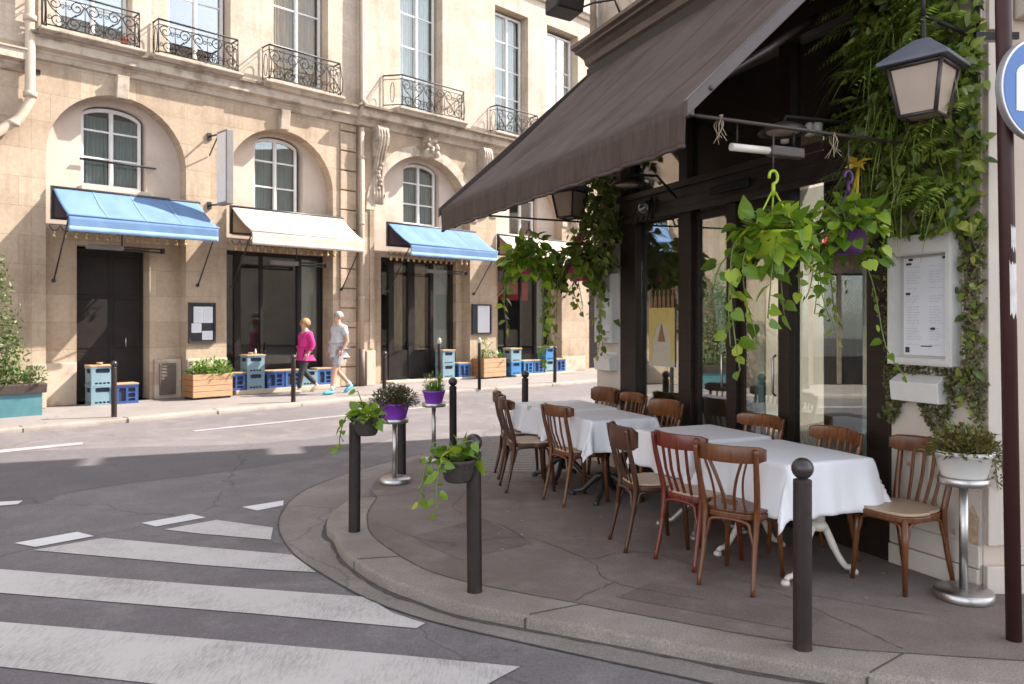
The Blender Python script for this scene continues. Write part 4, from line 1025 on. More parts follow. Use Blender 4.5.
b = MB(); bs = MB()
for k in range(9):
    c = (random.uniform(-w*.42,w*.42), random.uniform(-d*.3,d*.3), h-.1)
    tuft(b, c, 44, (.2,.17,.34), .12, .055, up=.6); stems(bs, c, 6, (.17,.14,.3))
b.build('foliage', M['leaf_bright'], r); bs.build('stems', M['stem'], r)
r,w,d,h = wood_planter('orange-brown plank planter with sparse green shoots beside the farther menu board', 9.78,10.62,.14,.62,.56,4)
b = MB(); bs = MB()
for k in range(5):
    c = (random.uniform(-w*.4,w*.4), random.uniform(-d*.3,d*.3), h-.1)
    tuft(b, c, 34, (.17,.14,.3), .1, .045, up=.6); stems(bs, c, 6, (.15,.12,.4))
tuft(b, (-.1,0,h+.1), 45, (.2,.15,.42), .1, .04, up=.9)
b.build('foliage', M['leaf_bright'], r); bs.build('stems', M['stem'], r)

# teal planter with a tall shrub at the left edge
random.seed(11)
r = FT('teal_planter', 'teal metal planter box with a tall loose shrub at the left edge', 'planter', -1.5, .72, 0)
b = MB().panel(rect(-.55,.55,0.02,.47),[],-.25,-.235).box(-.55,.55,.235,.25,.02,.47).box(-.55,-.535,-.235,.235,.02,.47).box(.535,.55,-.235,.235,.02,.47).box(-.535,.535,-.235,.235,.02,.06)
for x in (-.45,.45): b.box(x-.05,x+.05,-.2,.2,0,.02)
b.build('box', M['teal'], r, bevel=.006)
MB().box(-.53,.53,-.23,.23,.06,.43).build('soil', M['soil'], r)
b = MB(); bs = MB()
for cx,cy,cz,rx,rz,n in ((-.1,0,1.35,.5,1.2,1500),(-.15,0,2.15,.4,.75,1000),(.05,.0,.7,.5,.75,1100),(.2,-.05,.5,.4,.55,800),(-.4,.05,.6,.45,.8,900),(.1,0,1.2,.35,.55,420)):
    for _ in range(n):
        v = rv(); q = random.random()**.4
        p = Vector((cx+v.x*rx*q, cy+v.y*.34*q, cz+v.z*rz*q))
        if p.z < .46: continue
        if random.random() < .62+.38*math.sin(p.x*11+p.z*7)*math.sin(p.z*9-p.y*8): leaf(b, p, rv(), rv(), random.uniform(.05,.1), random.uniform(.03,.045), False)
for k in range(14):
    a = random.uniform(0,6.28); e = Vector((-.12+.45*math.cos(a), .25*math.sin(a), random.uniform(1.1,2.7)))
    bs.tube([(-.3+.1*math.cos(a),0.05*math.sin(a),.42), tuple(Vector((-.3,0,.9))*.5+e*.5), tuple(e)], [.012,.008,.003], 5)
b.build('foliage', M['leaf_shrub'], r); bs.build('twigs', M['twig'], r)
r = FT('plant_trough', 'dark brown trough of low plants in front of the teal planter', 'planter', -1.28, 1.08, .38)
b = MB().prism_x([(-.1,0),(.1,0),(.13,.14),(.13,.16),(-.13,.16),(-.13,.14)], -.4, .42); b.build('trough', M['wicker_dark'], r, bevel=.006)
MB().box(-.36,.36,-.06,.06,-.38,-.002).build('stand', M['teal'], r)
b = MB()
for x in (-.3,-.1,.1,.3): tuft(b, (x,0,.14), 130, (.16,.15,.3), .07, .035)
b.build('foliage', M['leaf_shrub'], r)

# ------------------------------------------------------------------ bollards
def make_bollard(h, r_=.044):
    root = thing('bollard', 'x', 'bollard', group='brown street bollards')
    MB().lathe([(r_+.002,-.02),(r_+.002,.0),(r_,.012),(r_,h-.115),(r_*.98,h-.108),(r_*.6,h-.103),(r_*.6,h-.093)],n=20).build('post', M['bollard'], root)
    MB().ball((0,0,h-.053),.053,18).build('ball_cap', M['bollard_cap'], root)
    return root
bol = make_bollard(.93)
spots = [((1.415,3.8,0),'nearest bollard, at the kerb in front of the white table'),
 ((-.22,4.6,0),'bollard at the kerb carrying a dark basket of trailing pothos on its left'),
 ((-1.194,5.91,0),'bollard at the rounded kerb corner with a small dark basket on its top'),
 ((-1.13,8.0,0),'bollard behind the steel stand with the bushy purple pot'),
 ((-.69,9.15,0),'bollard just right of the purple pot of chives'),
 ((.17,10.4,0),'bollard behind the farthest white table'),
 (fw(-.16,2.27),'bollard on the far pavement in front of the black door'),
 (fw(3.12,2.27),'bollard on the far pavement in front of the woman'),
 (fw(5.3,2.25),'bollard on the far pavement in front of the curtained door'),
 (fw(10.3,2.72),'bollard on the far pavement beside the farthest crates')]
for i, (p, lab) in enumerate(spots):
    if i == 0: bol.location = p; bol['label'] = lab
    else: dup(bol, p, 0, lab).rotation_euler = (random.uniform(-.008,.008), random.uniform(-.012,.012), i)
M['post_tip'] = pm('pale post tip', (.5,.45,.42), (.42,.37,.34), 9, .4)  # light cap, with the sun on it put into the colour
tp = thing('bollard', 'tall slim post with a pale tip left of the farther wooden planter', 'bollard', fw(6.8,2.3), 0, 'tall pale-tipped posts on the far kerb')
MB().lathe([(.04,-.02),(.038,1.05),(.03,1.06)],n=16).build('post', M['bollard'], tp)
MB().lathe([(.03,1.06),(.042,1.07),(.045,1.11),(.042,1.15),(.032,1.175),(.012,1.19),(.001,1.192)],n=16).build('tip', M['post_tip'], tp)
dup(tp, fw(7.75,2.62), 0, 'tall slim post with a pale tip in front of the farther wooden planter')

# ------------------------------------------------------------------ walkers
def skin_mesh(name, joints, bones, mat, parent, sub=2, extra=None, root='pelvis'):
    names = list(joints); me = bpy.data.meshes.new(name)
    me.from_pydata([joints[k][:3] for k in names], [(names.index(a), names.index(b_)) for a, b_ in bones], [])
    ob = bpy.data.objects.new(name, me); COL.objects.link(ob)
    ob.modifiers.new('skin', 'SKIN'); sb = ob.modifiers.new('sub', 'SUBSURF'); sb.levels = sb.render_levels = sub
    if not me.skin_vertices: return None
    for i, k in enumerate(names):
        r_ = joints[k][3]; r_ = r_ if isinstance(r_, tuple) else (r_, r_)
        me.skin_vertices[0].data[i].radius = r_; me.skin_vertices[0].data[i].use_root = (k == root)
    bpy.context.view_layer.update()
    out = bpy.data.meshes.new_from_object(ob.evaluated_get(bpy.context.evaluated_depsgraph_get()))
    bpy.data.objects.remove(ob)
    b = MB().add([tuple(v.co) for v in out.vertices], [tuple(p.vertices) for p in out.polygons], True)
    if extra: extra(b)
    bpy.data.meshes.remove(out)
    return b.build(name, mat, parent)
def hand(b, wrist, d, side, k=1.0):
    """palm, four unequal curled fingers and a thumb leaving the side of the palm"""
    w = Vector(wrist); d = Vector(d).normalized(); f = Vector((0,1,0)); f = (f-d*f.dot(d)).normalized(); inn = Vector((-side,0,0)); inn = (inn-d*inn.dot(d)-f*inn.dot(f)).normalized()
    b.tube([tuple(w-d*.02), tuple(w+d*.03*k), tuple(w+d*.085*k)], [.022*k,.034*k,.036*k], 10, flat=.55)
    for j, (o, L) in enumerate(((.026,.072),(.009,.08),(-.009,.075),(-.025,.06))):
        p0 = w+d*.08*k+f*o*k; p1 = p0+d*L*.5*k+inn*.008*k; p2 = p1+d*L*.35*k+inn*.022*k; p3 = p2+d*L*.15*k+inn*.02*k
        b.tube([tuple(p0-d*.02), tuple(p1), tuple(p2), tuple(p3)], [.0095*k,.009*k,.008*k,.006*k], 6)
    p0 = w+d*.03*k+f*.028*k; b.tube([tuple(p0), tuple(p0+f*.025*k+d*.025*k+inn*.01), tuple(p0+f*.03*k+d*.055*k+inn*.02)], [.012*k,.010*k,.007*k], 6)
def walker(label, loc, rz, H, male):
    k = H/1.75
    root = thing('person', label, 'person', loc, rz)
    J = {'pelvis':(0,0,.95,(.155,.13)), 'waist':(0,.015,1.1,(.15,.13)), 'chest':(0,.0,1.29,(.17,.135)), 'upper':(0,-.005,1.41,(.13,.09)), 'neck':(0,.015,1.5,.055), 'jaw':(0,.045,1.565,(.062,.072)), 'head':(0,.04,1.655,(.076,.092)), 'crown':(0,.03,1.725,(.05,.06)),
      'shL':(-.17,-.01,1.41,.06),'elL':(-.22,-.07,1.14,.042),'wrL':(-.215,.06,.93,.03),
      'shR':(.17,-.01,1.41,.06),'elR':(.215,.0,1.13,.042),'wrR':(.205,.12,.92,.03),
      'hipL':(-.085,0,.9,.095),'knL':(-.09,.17,.52,.06),'anL':(-.09,.24,.11,.038),'heL':(-.09,.225,.05,.035),'toL':(-.095,.40,.035,.028),
      'hipR':(.085,0,.9,.095),'knR':(.09,.0,.5,.06),'anR':(.09,-.32,.19,.038),'heR':(.09,-.36,.13,.034),'toR':(.09,-.23,.035,.028)}
    if not male:
        J['chest'] = (0,.02,1.29,(.165,.15)); J['pelvis'] = (0,0,.95,(.165,.14)); J['shL']=(-.155,-.01,1.4,.055); J['shR']=(.155,-.01,1.4,.055)
    J = {a:(v[0]*k,v[1]*k,v[2]*k,(v[3][0]*k,v[3][1]*k) if isinstance(v[3],tuple) else v[3]*k) for a,v in J.items()}
    B = [('pelvis','waist'),('waist','chest'),('chest','upper'),('upper','neck'),('neck','jaw'),('jaw','head'),('head','crown')]
    for s in 'LR': B += [('upper','sh'+s),('sh'+s,'el'+s),('el'+s,'wr'+s),('pelvis','hip'+s),('hip'+s,'kn'+s),('kn'+s,'an'+s),('an'+s,'he'+s),('he'+s,'to'+s)]
    def ex(b):
        for s, sg in (('L',-1),('R',1)):
            w = Vector(J['wr'+s][:3]); e = Vector(J['el'+s][:3]); hand(b, w, w-e, sg, k)
            b.ball((sg*.078*k,.03*k,1.645*k),.022*k,8,1.4)
        b.tube([(0,.125*k,1.675*k),(0,.15*k,1.64*k),(0,.135*k,1.625*k)],[.012*k,.019*k,.012*k],6)     # nose
        b.tube([(-.026*k,.122*k,1.59*k),(0,.132*k,1.588*k),(.026*k,.122*k,1.59*k)],.008*k,6)              # lips
    body = skin_mesh('body', J, B, M['skin'], root, extra=ex)
    b = MB()
    for sg in (-1,1): b.ball((sg*.033*k,.122*k,1.668*k),.011*k,8)
    b.build('eyes', M['eye'], root)
    def grow(keys, d, over=None):
        out = {}
        for a in keys:
            v = J[a]; r_ = v[3]; out[a] = (v[0],v[1],v[2],(r_[0]+d,r_[1]+d) if isinstance(r_,tuple) else r_+d)
        if over:
            for a, v in over.items(): out[a] = tuple(x*k for x in v)
        return out
    top = ['pelvis','waist','chest','upper','shL','shR']
    tb = [('pelvis','waist'),('waist','chest'),('chest','upper'),('upper','shL'),('upper','shR')]
    if male:
        tj = grow(top, .022, {'seL':(-.205,-.04,1.24,.066),'seR':(.205,-.005,1.24,.066),'col':(0,.01,1.475,.07),'hem':(0,0,.88,.145)})
        skin_mesh('shirt', tj, tb+[('shL','seL'),('shR','seR'),('upper','col'),('pelvis','hem')], M['shirt_white'], root)
        sj = grow(['hipL','hipR','knL','knR'], .03); sj['pelvis'] = tuple(x*k for x in (0,0,.93,.15)); 
        for s in 'LR': a = Vector(sj['hip'+s][:3]).lerp(Vector(sj['kn'+s][:3]), .92); sj['kn'+s] = (a.x,a.y,a.z,.088*k)
        skin_mesh('shorts', sj, [('pelvis','hipL'),('hipL','knL'),('pelvis','hipR'),('hipR','knR')], M['shorts'], root)
        for s in 'LR':
            sk = MB(); a = Vector(J['an'+s][:3]); u = (Vector(J['kn'+s][:3])-a).normalized(); sk.tube([tuple(a-u*.02),tuple(a+u*.07)],.044*k,10); sk.build('sock', M['sock'], root)
    else:
        tj = grow(top+['elL','elR'], .022, {'wL':(-.215,.03,.985,.043),'wR':(.207,.095,.97,.043),'col':(0,.01,1.47,.065),'hem':(0,0,.87,.142)})
        skin_mesh('jumper', tj, tb+[('shL','elL'),('shR','elR'),('elL','wL'),('elR','wR'),('upper','col'),('pelvis','hem')], M['shirt_pink'], root)
        sj = grow(['hipL','hipR','knL','knR','anL','anR'], .018); sj['pelvis'] = tuple(x*k for x in (0,0,.92,.145))
        skin_mesh('trousers', sj, [('pelvis','hipL'),('hipL','knL'),('knL','anL'),('pelvis','hipR'),('hipR','knR'),('knR','anR')], M['trousers'], root)
        MB().tube([tuple(Vector(p)*k) for p in ((-.14,.06,1.44),(-.13,-.06,1.465),(-.08,-.15,1.35),(.05,-.165,1.1),(.2,-.1,.92),(.2,.08,.94),(.05,.17,1.15),(-.1,.15,1.33),(-.14,.06,1.44))],.014*k,6,flat=.5).build('bag_strap', M['bag'], root)
    for s in 'LR':
        a, t = Vector(J['he'+s][:3]), Vector(J['to'+s][:3]); d = (t-a).normalized()
        sh = MB().tube([tuple(a-d*.035+Vector((0,0,.01))), tuple(a), tuple(a.lerp(t,.5)+Vector((0,0,.008))), tuple(t), tuple(t+d*.05)], [.03*k,.046*k,.046*k,.042*k,.02*k], 10, flat=.95)
        sh.build('shoe', M['shoe_blue' if male else 'shoe_tan'], root)
    hb = MB(); c = Vector((0,.025*k,1.672*k))
    m_, n_ = 10, 18; vs = []; 
    for i in range(m_+1):
        th = (PI*.62 if male else PI*.72)*i/m_
        for j in range(n_):
            a = 2*PI*j/n_; fr = max(0, math.sin(a))
            t2 = th*(1-.42*fr**2); 
            R_ = (.092 if male else .108)*k*(1+.04*math.sin(j*5+i*3))
            vs.append(tuple(c+Vector((R_*math.sin(t2)*math.cos(a)*.92, R_*1.12*math.sin(t2)*math.sin(a)-.012*k, R_*1.02*math.cos(t2)))))
    hb.add(vs, [(i*n_+j,i*n_+(j+1)%n_,(i+1)*n_+(j+1)%n_,(i+1)*n_+j) for i in range(m_) for j in range(n_)], True)
    solid(hb.build('hair', M['hair_white' if male else 'hair_blond'], root), .016)
    return root
WR = math.atan2(-.712,-.702)-PI/2
walker('woman with short blond hair walking in a magenta jumper and black trousers', fw(4.34,.67), WR, 1.61, False)
walker('white-haired man walking in a white polo shirt, grey shorts and turquoise trainers', fw(4.72,1.4), WR, 1.77, True)
# ------------------------------------------------------------------ corner restaurant (local x = -t, local y = -n)
random.seed(21)
rest = thing('restaurant_building', 'corner restaurant with dark glazed front between two pale piers', 'building', (RA[0],RA[1],0), RROT)
def tl(x, y):                       # world -> restaurant frame
    dx, dy = x-RA[0], y-RA[1]; c, s_ = math.cos(-RROT), math.sin(-RROT)
    return (dx*c-dy*s_, dx*s_+dy*c)
def tb(b, t0,t1,n0,n1,z0,z1): return b.box(-t1,-t0,-n1,-n0,z0,z1)
C_ = (.968,8.87); E_ = (4.55,13.1)
MB().box(-.63,-.002,.0,.32,0,4.42).build('pier', M['cream'], rest)
MB().box(-4.64,-4.1,.0,.32,0,4.42).build('pier', M['cream'], rest)
for q in ((.0,.632,.001,.03,.0,.13),(.0,.632,.001,.02,.135,.27),(4.1,4.66,.001,.03,.0,.2)):
    b = MB(); tb(b,*q); b.build('skirting', M['cream'], rest, bevel=.006)
b = MB(); b.add([(-.09,-.004,.28),(-.02,-.004,.25),(-.012,-.004,.42),(-.05,-.004,.5),(-.1,-.004,.44)],[(0,1,2,3,4)])
for k in range(5):
    x=-random.uniform(.05,.6); z=random.uniform(.3,1.0); w=random.uniform(.01,.03); b.add([(x-w,-.003,z),(x+w,-.003,z-.01),(x+w*.8,-.003,z+w*1.5),(x-w*.7,-.003,z+w*1.3)],[(0,1,2,3)])
b.build('peeled_patch', M['peel'], rest)
# side wall towards the viewer
P = [tl(*p) for p in ((2.775,4.592),(12,4.592),(12,4.95),(3.06,4.95))]
MB().prism(P,0,10.8).build('side_wall', M['cream_side'], rest)
b = MB(); 
def wbox(b,x0,x1,y0,y1,z0,z1): return b.prism([tl(x0,y0),tl(x1,y0),tl(x1,y1),tl(x0,y1)],z0,z1)
wbox(b,2.78,2.835,4.55,4.591,0.28,3.22); wbox(b,2.838,2.93,4.565,4.591,.28,3.22); wbox(b,2.79,2.93,4.56,4.591,3.3,4.4)
b.build('pilaster', M['cream'], rest, bevel=.004)
b = MB(); wbox(b,2.77,4.6,4.545,4.59,0,.16); wbox(b,2.94,4.6,4.565,4.59,.165,.27); b.build('side_skirting', M['cream'], rest, bevel=.006)
b = MB(); wbox(b,2.95,4.3,4.42,4.59,3.36,3.72); wbox(b,2.97,4.3,4.46,4.59,3.72,3.8); b.build('stone_lintel', M['cream'], rest, bevel=.01)
b = MB(); wbox(b,2.7,2.95,4.535,4.548,3.235,3.275); b.build('iron_strap', M['iron'], rest)
b = MB(); b.prism([tl(*p) for p in ((2.955,4.5895),(2.961,4.5895),(2.975,4.5895),(2.957,4.5885))],.3,1.5); b.build('wall_crack', M['peel'], rest)
MB().prism([tl(*p) for p in (C_, (C_[0]+.35,C_[1]-.02), (E_[0]+.3,E_[1]-.95), (E_[0]+.19,E_[1]-.51))],0,10.8).build('street_wall', M['cream'], rest)
for z0,z1 in ((0,7.0),(7.6,9.1),(9.5,10.3)):  # unseen blocks added so their gaps throw slivers of sun on the road
    MB().prism([tl(E_[0]+.19,E_[1]-.512),tl(*E_),tl(E_[0]+.25,E_[1]+.09),tl(E_[0]+.44,E_[1]-.41)],z0,z1).build('sun_gap_block', M['cream'], rest)
MB().prism([tl(*p) for p in ((2.79,4.62),(C_[0]+.03,C_[1]-.03),(E_[0]+.17,E_[1]-.54),(9,11.0),(11.8,4.96),(3.2,4.96))],4.72,11.1).build('upper_wall', M['stone_up'], rest)
# interior shell
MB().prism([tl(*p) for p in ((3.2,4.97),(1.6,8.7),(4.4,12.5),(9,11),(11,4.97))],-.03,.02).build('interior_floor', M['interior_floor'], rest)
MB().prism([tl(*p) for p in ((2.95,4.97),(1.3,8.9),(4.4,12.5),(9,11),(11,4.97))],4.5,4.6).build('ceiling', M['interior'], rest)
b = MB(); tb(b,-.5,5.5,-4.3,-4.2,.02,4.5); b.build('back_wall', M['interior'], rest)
# cornice above the awning
b = MB(); prof=[(0,4.43),(.07,4.43),(.07,4.48),(.11,4.5),(.13,4.56),(.2,4.6),(.25,4.61),(.25,4.635),(.3,4.65),(.3,4.69),(0,4.72)]
b.prism_x([(-p[0],p[1]) for p in prof], -4.72, .04); b.build('cornice', M['cornice_wood'], rest)
b = MB(); tb(b,.0,4.66,.0,.06,4.25,4.428); b.build('fascia', M['darkbrown'], rest)
# framing
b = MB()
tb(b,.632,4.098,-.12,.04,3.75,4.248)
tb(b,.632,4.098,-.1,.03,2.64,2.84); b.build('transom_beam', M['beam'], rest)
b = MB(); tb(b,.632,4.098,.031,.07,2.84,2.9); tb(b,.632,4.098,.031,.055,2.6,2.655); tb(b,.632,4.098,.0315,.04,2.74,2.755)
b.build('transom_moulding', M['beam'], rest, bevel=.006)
b = MB()
for t0,t1 in ((.632,.82),(1.57,1.68),(2.2,2.32),(2.84,3.03),(3.79,4.098)): tb(b,t0,t1,-.1,.02,.02,2.638)
for t0,t1 in ((.632,.94),(1.55,1.68),(2.9,3.03),(3.9,4.098)): tb(b,t0,t1,-.09,.015,2.842,3.748)
tb(b,.632,4.098,-.095,.012,.0,.2)
b.build('front_frame', M['darkbrown'], rest, bevel=.005)
def pane(nm,t0,t1,z0,z1,n,mat): 
    b = MB(); tb(b,t0,t1,n-.006,n,z0,z1); return b.build(nm, M[mat], rest)
pane('glass_pane',3.03,3.79,.55,2.6,-.05,'glass_rest'); pane('glass_pane',2.32,2.84,.3,2.56,-.05,'glass_rest'); pane('glass_pane',1.68,2.2,.3,2.56,-.04,'glass_rest'); pane('glass_pane',.82,1.57,.5,2.6,-.05,'glass_rest')
for t0,t1 in ((.94,1.55),(1.68,2.9),(3.03,3.9)): pane('clerestory_pane',t0,t1,2.9,3.75,-.05,'glass_upper')
b = MB(); tb(b,3.03,3.79,-.08,-.01,.2,.55); tb(b,.82,1.57,-.08,-.01,.2,.5); b.build('kick_panel', M['darkbrown'], rest)
b = MB(); tb(b,3.1,3.72,-.009,.004,.26,.5); tb(b,.9,1.5,-.009,.004,.26,.45); b.build('panel_moulding', M['darkbrown'], rest, bevel=.006)
for t0,t1 in ((2.32,2.84),(1.68,2.2)):
    b = MB(); tb(b,t0+.002,t0+.06,-.085,-.03,.2,2.598); tb(b,t1-.06,t1-.002,-.085,-.03,.2,2.598); tb(b,t0+.06,t1-.06,-.085,-.03,.2,.38); tb(b,t0+.06,t1-.06,-.085,-.03,2.52,2.598)
    d = b.build('door', M['darkbrown'], rest, bevel=.004)
    b = MB(); b.tube([(-t0-.05,.0,1.0),(-t0-.05,-.03,1.02),(-t0-.05,-.03,1.3),(-t0-.05,.0,1.32)],.01,6); b.build('handle', M['steel'], d)
b = MB(); tb(b,1.95,2.45,.056,.1,2.69,2.76); b.build('door_sensor', M['black'], rest, bevel=.01)
b = MB(); tb(b,2.05,2.11,-.038,-.032,1.36,1.44); b.build('door_sticker', M['paper'], rest)
# curtains inside
def inner_curtain(t0,t1,n,z0,z1,mat='curtain_green',pinch=0):
    b = MB(); vs=[]; k=26
    for i in range(k+1):
        u=i/k; yy=-n+.025*math.sin(i*1.4)
        vs += [(-(t0+(t1-t0)*(u*(1-pinch))),yy,z0),(-(t0+(t1-t0)*u),yy,z1)]
    b.add(vs,[(2*i,2*i+2,2*i+3,2*i+1) for i in range(k)],True); b.build('curtain', M[mat], rest)
inner_curtain(.83,1.0,-.16,.1,2.58); inner_curtain(2.33,2.47,-.2,.1,2.5); inner_curtain(2.1,2.2,-.2,.1,2.5); inner_curtain(2.62,2.88,-.2,1.3,2.55,pinch=.85); inner_curtain(3.03,3.12,-.2,.3,2.5)
# inside columns, counter, strings of beads
b = MB().box(-1.55,-1.4,1.6,1.75,.02,4.5).box(-1.6,-1.35,1.55,1.8,3.4,3.6).box(-3.2,-3.05,2.2,2.35,.02,4.5); b.build('inner_column', M['darkbrown'], rest)
b = MB(); 
for t0,t1 in ((.98,1.22),(1.3,1.54)): tb(b,t0,t1,-1.0,-.9,.3,1.18)
b.build('pale_panel', M['panel_pale'], rest)
b = MB(); tb(b,.9,1.6,-1.06,-.86,1.19,1.24); b.build('counter_top', M['tabletop'], rest)
b = MB()
for k in range(8):
    for j in range(6):
        b.ball((-(1.02+.09*k-.02*j), .8+.02*j, 2.1-.13*j-.04*(k%2)), .017, 6)
b.build('bead_curtain', M['bead'], rest)
# poster on an easel behind the left pane, generic yellow and white
po = thing('poster', 'yellow and white poster with a row of brown bottles in the far window pane', 'poster', rw(3.4,-.046,1.14), RROT); po.scale=(.8,1,.88)
MB().box(-.28,.28,-.004,.0,.0,.66).build('sheet', M['poster_w'], po)
MB().panel([(-.28,.06),(-.28,.66),(.28,.66),(.28,.06),(.2,.06),(.2,.26),(.12,.44),(0,.5),(-.12,.44),(-.2,.26),(-.2,.06)],[],-.0075,-.0045).build('yellow_field', M['poster_y'], po)
MB().panel([(-.08,.28),(.08,.28),(0,.48)],[],-.0105,-.008).build('brown_field', M['poster_b'], po)
b = MB()
for k in range(6):
    x=-.235+.094*k; b.box(x-.026,x+.026,-.004,.0,.665,.79).box(x-.011,x+.011,-.004,.0,.79,.86)
b.build('bottle_row', M['poster_b'], po)
# plant on the inside sill
def potted(name, label, cat, loc, pot, potmat, fol, group=None, rz=0):
    r = thing(name, label, cat, loc, rz, group)
    b = MB(); pot(b); b.build('pot', M[potmat], r)
    return r
r = thing('potted_plant', 'small plant in a dark pot behind the far window pane', 'plant', rw(3.25,-.02,.56), RROT)
MB().box(-.28,-.04,.11,.27,-.53,.12).build('pedestal', M['darkbrown'], r)
MB().lathe([(.06,.121),(.085,.24),(.09,.25),(.08,.25),(.001,.235)],(-.16,.19,0),16).build('pot', M['pot_dark'], r)
b = MB(); tuft(b,(-.16,.19,.25),90,(.13,.08,.22),.06,.022); b.build('foliage', M['leaf_shrub'], r)

# wall pipe and flood lamp at the top far corner
b = MB().tube([(-4.62,-.06,4.75),(-4.62,-.06,9)],.04,10); b.build('drainpipe', M['pipe'], rest)
r = thing('flood_lamp', 'dark flood lamp on a curved arm above the brown cornice', 'lamp', rw(4.5,.45,5.02), RROT)
b = MB().prism_x([(-.2,-.05),(.12,-.08),(.14,.08),(-.2,.12)],-.16,.16); b.build('housing', M['black'], r, bevel=.02)
b = MB().tube([(.0,.1,.0),(.14,.25,.05),(.3,.42,.05),(.36,.448,-.1)],.012,6); b.build('arm', M['iron'], r)

# ------------------------------------------------------------------ brown corner awning
aw = thing('awning', 'big brown canvas awning over the corner terrace', 'awning', rw(2.45,0,2.5), RROT)
ZA=-2.5; T0,T1=.30,4.60; TC=2.45; DEP=1.855; ZF=2.745; ZW=4.40; N0=.075
def awp(u,v): 
    return (-(T0+(T1-T0)*u)+TC, -(N0+(DEP-N0)*v), ZA+ZW+(ZF-ZW)*v-.035*math.sin(PI*v)-.010*math.sin(PI*v)*math.cos(u*PI*16)-.010*math.sin(v*7+u*19)*math.sin(u*41+v*5)*v*(1-v)*4)
solid(grid(MB(), awp, 84, 14).build('canopy', M['awning'], aw), .006)
b = MB()
for k in range(1,8):
    u = k/8+random.uniform(-.006,.006); 
    for side in (-.0011,):
        vs=[]
        for j in range(15):
            p = awp(u,j/14); q = awp(u+.0022,j/14); vs += [(p[0],p[1]-.003,p[2]+.005),(q[0],q[1]-.003,q[2]+.005)]
        b.add(vs,[(2*j,2*j+1,2*j+3,2*j+2) for j in range(14)],True)
b.build('seams', M['awning_seam'], aw)
def val(u,v): 
    f = .012*math.sin(u*61)+.008*math.sin(u*143+1)+.006*math.sin(u*227)
    return (-(T0+(T1-T0)*u)+TC, -(DEP+.01+f*v), ZA+ZF-.232*v)
solid(grid(MB(), val, 220, 5).build('valance', M['valance'], aw), .005)
b = MB()
q = [val(i/110,1) for i in range(111)]; b.tube([(p[0],p[1]-.002,p[2]+.012) for p in q],.012,6); b.build('valance_hem', M['awning'], aw)
MB().box(-T1+TC,-T0+TC,-DEP-.002,-DEP+.05,ZA+ZF-.055,ZA+ZF-.006).build('front_bar', M['alum'], aw, bevel=.008)
for t in (T0-.025, T1+.025):
    b = MB(); p0=Vector((-t+TC,-N0,ZA+ZW-.02)); p1=Vector((-t+TC,-DEP-.03,ZA+ZF-.03)); d=(p1-p0); 
    vs=[]; 
    for p in (p0,p1):
        for dx,dz in ((-.02,-.045),(.02,-.045),(.02,.045),(-.02,.045)): vs.append((p.x+dx,p.y,p.z+dz))
    b.add(vs,[(0,1,2,3),(7,6,5,4),(0,4,5,1),(1,5,6,2),(2,6,7,3),(3,7,4,0)])
    b.ball((-t+TC+(.022 if t<1 else -.022),-DEP+.12,ZA+ZF+.09),.014,8); b.build('side_rail', M['alum'], aw, bevel=.004)
for t in (1.2,3.6):
    b = MB().tube([(-t+TC,-.1,ZA+3.8),(-t+TC+.5,-.95,ZA+3.3),(-t+TC,-DEP+.03,ZA+ZF-.03)],.025,8); b.build('folding_arm', M['alum'], aw)
b = MB().box(-T1+TC,-T0+TC,-.16,-.061,ZA+4.3,ZA+4.42); b.build('roller_case', M['black'], aw, bevel=.01)
for t in (T0+.02, T1-.12):
    MB().tube([(-t+TC,-DEP+.04,ZA+2.7),(-t+TC,-.03,ZA+2.68)],.011,8).build('hanging_bar', M['alum'], aw)

# heat lamps and heater under the awning
def heat_lamp(label, t, n, z, wall_n, wz):
    r = thing('heat_lamp', label, 'heat lamp', rw(t,n,z), RROT, 'round heat lamps under the brown awning')
    MB().lathe([(.001,.055),(.05,.05),(.13,.015),(.155,-.012),(.15,-.02),(.12,.0),(.05,.03),(.001,.032)],n=24).build('dish', M['alum'], r)
    MB().lathe([(.001,-.012),(.1,-.012),(.105,.0),(.09,.008)],n=20).build('lens', M['lantern_glass'], r)
    MB().tube([(0,0,.05),(0,.02,.09),(0,(n-wall_n)*.6,.1),(0,n-wall_n,wz-z)],.014,6).build('arm', M['iron'], r)
heat_lamp('round heat lamp on an arm by the far window', 3.0,.6,2.84,.06,2.75)
heat_lamp('round heat lamp above the lime hanging pot', .7,.85,2.79,.035,3.3)
r = thing('tube_heater', 'white tube heater slung under the right end of the brown awning', 'heater', rw(.335,1.3,2.555), RROT)
MB().tube([(0,-.24,0),(0,.02,0)],.022,10).build('tube', M['tube_white'], r)
MB().box(-.03,.03,.022,.26,-.03,.03).build('casing', M['alum'], r, bevel=.01)
MB().tube([(0,-.2,.02),(0,-.2,.13)],.006,5).tube([(0,.2,.03),(0,.2,.12)],.006,5).build('hanger', M['iron'], r)
for i,(t,n,z) in enumerate(((1.45,.16,2.98),(1.2,.16,2.98),(1.12,.16,2.97))):
    r = thing('spot_lamp', 'small white spot lamp over the glass doors, %s' % ('the left one of the row','the middle one of the row','the right one of the row')[i], 'lamp', rw(t,n,z), RROT+i*.5, 'white spot lamps over the doors')
    b = MB().lathe([(.03,-.05),(.034,.02),(.02,.045),(.001,.05)],n=14); b.build('shade', M['spot_white'], r)
    MB().tube([(0,0,.045),(0,.05,.08),(0,.12,.08)],.007,5).build('bracket', M['iron'], r)
r = thing('wall_lamp', 'curled iron wall lamp with a small globe over the far window', 'lamp', rw(3.42,.06,2.66), RROT)
b = MB()
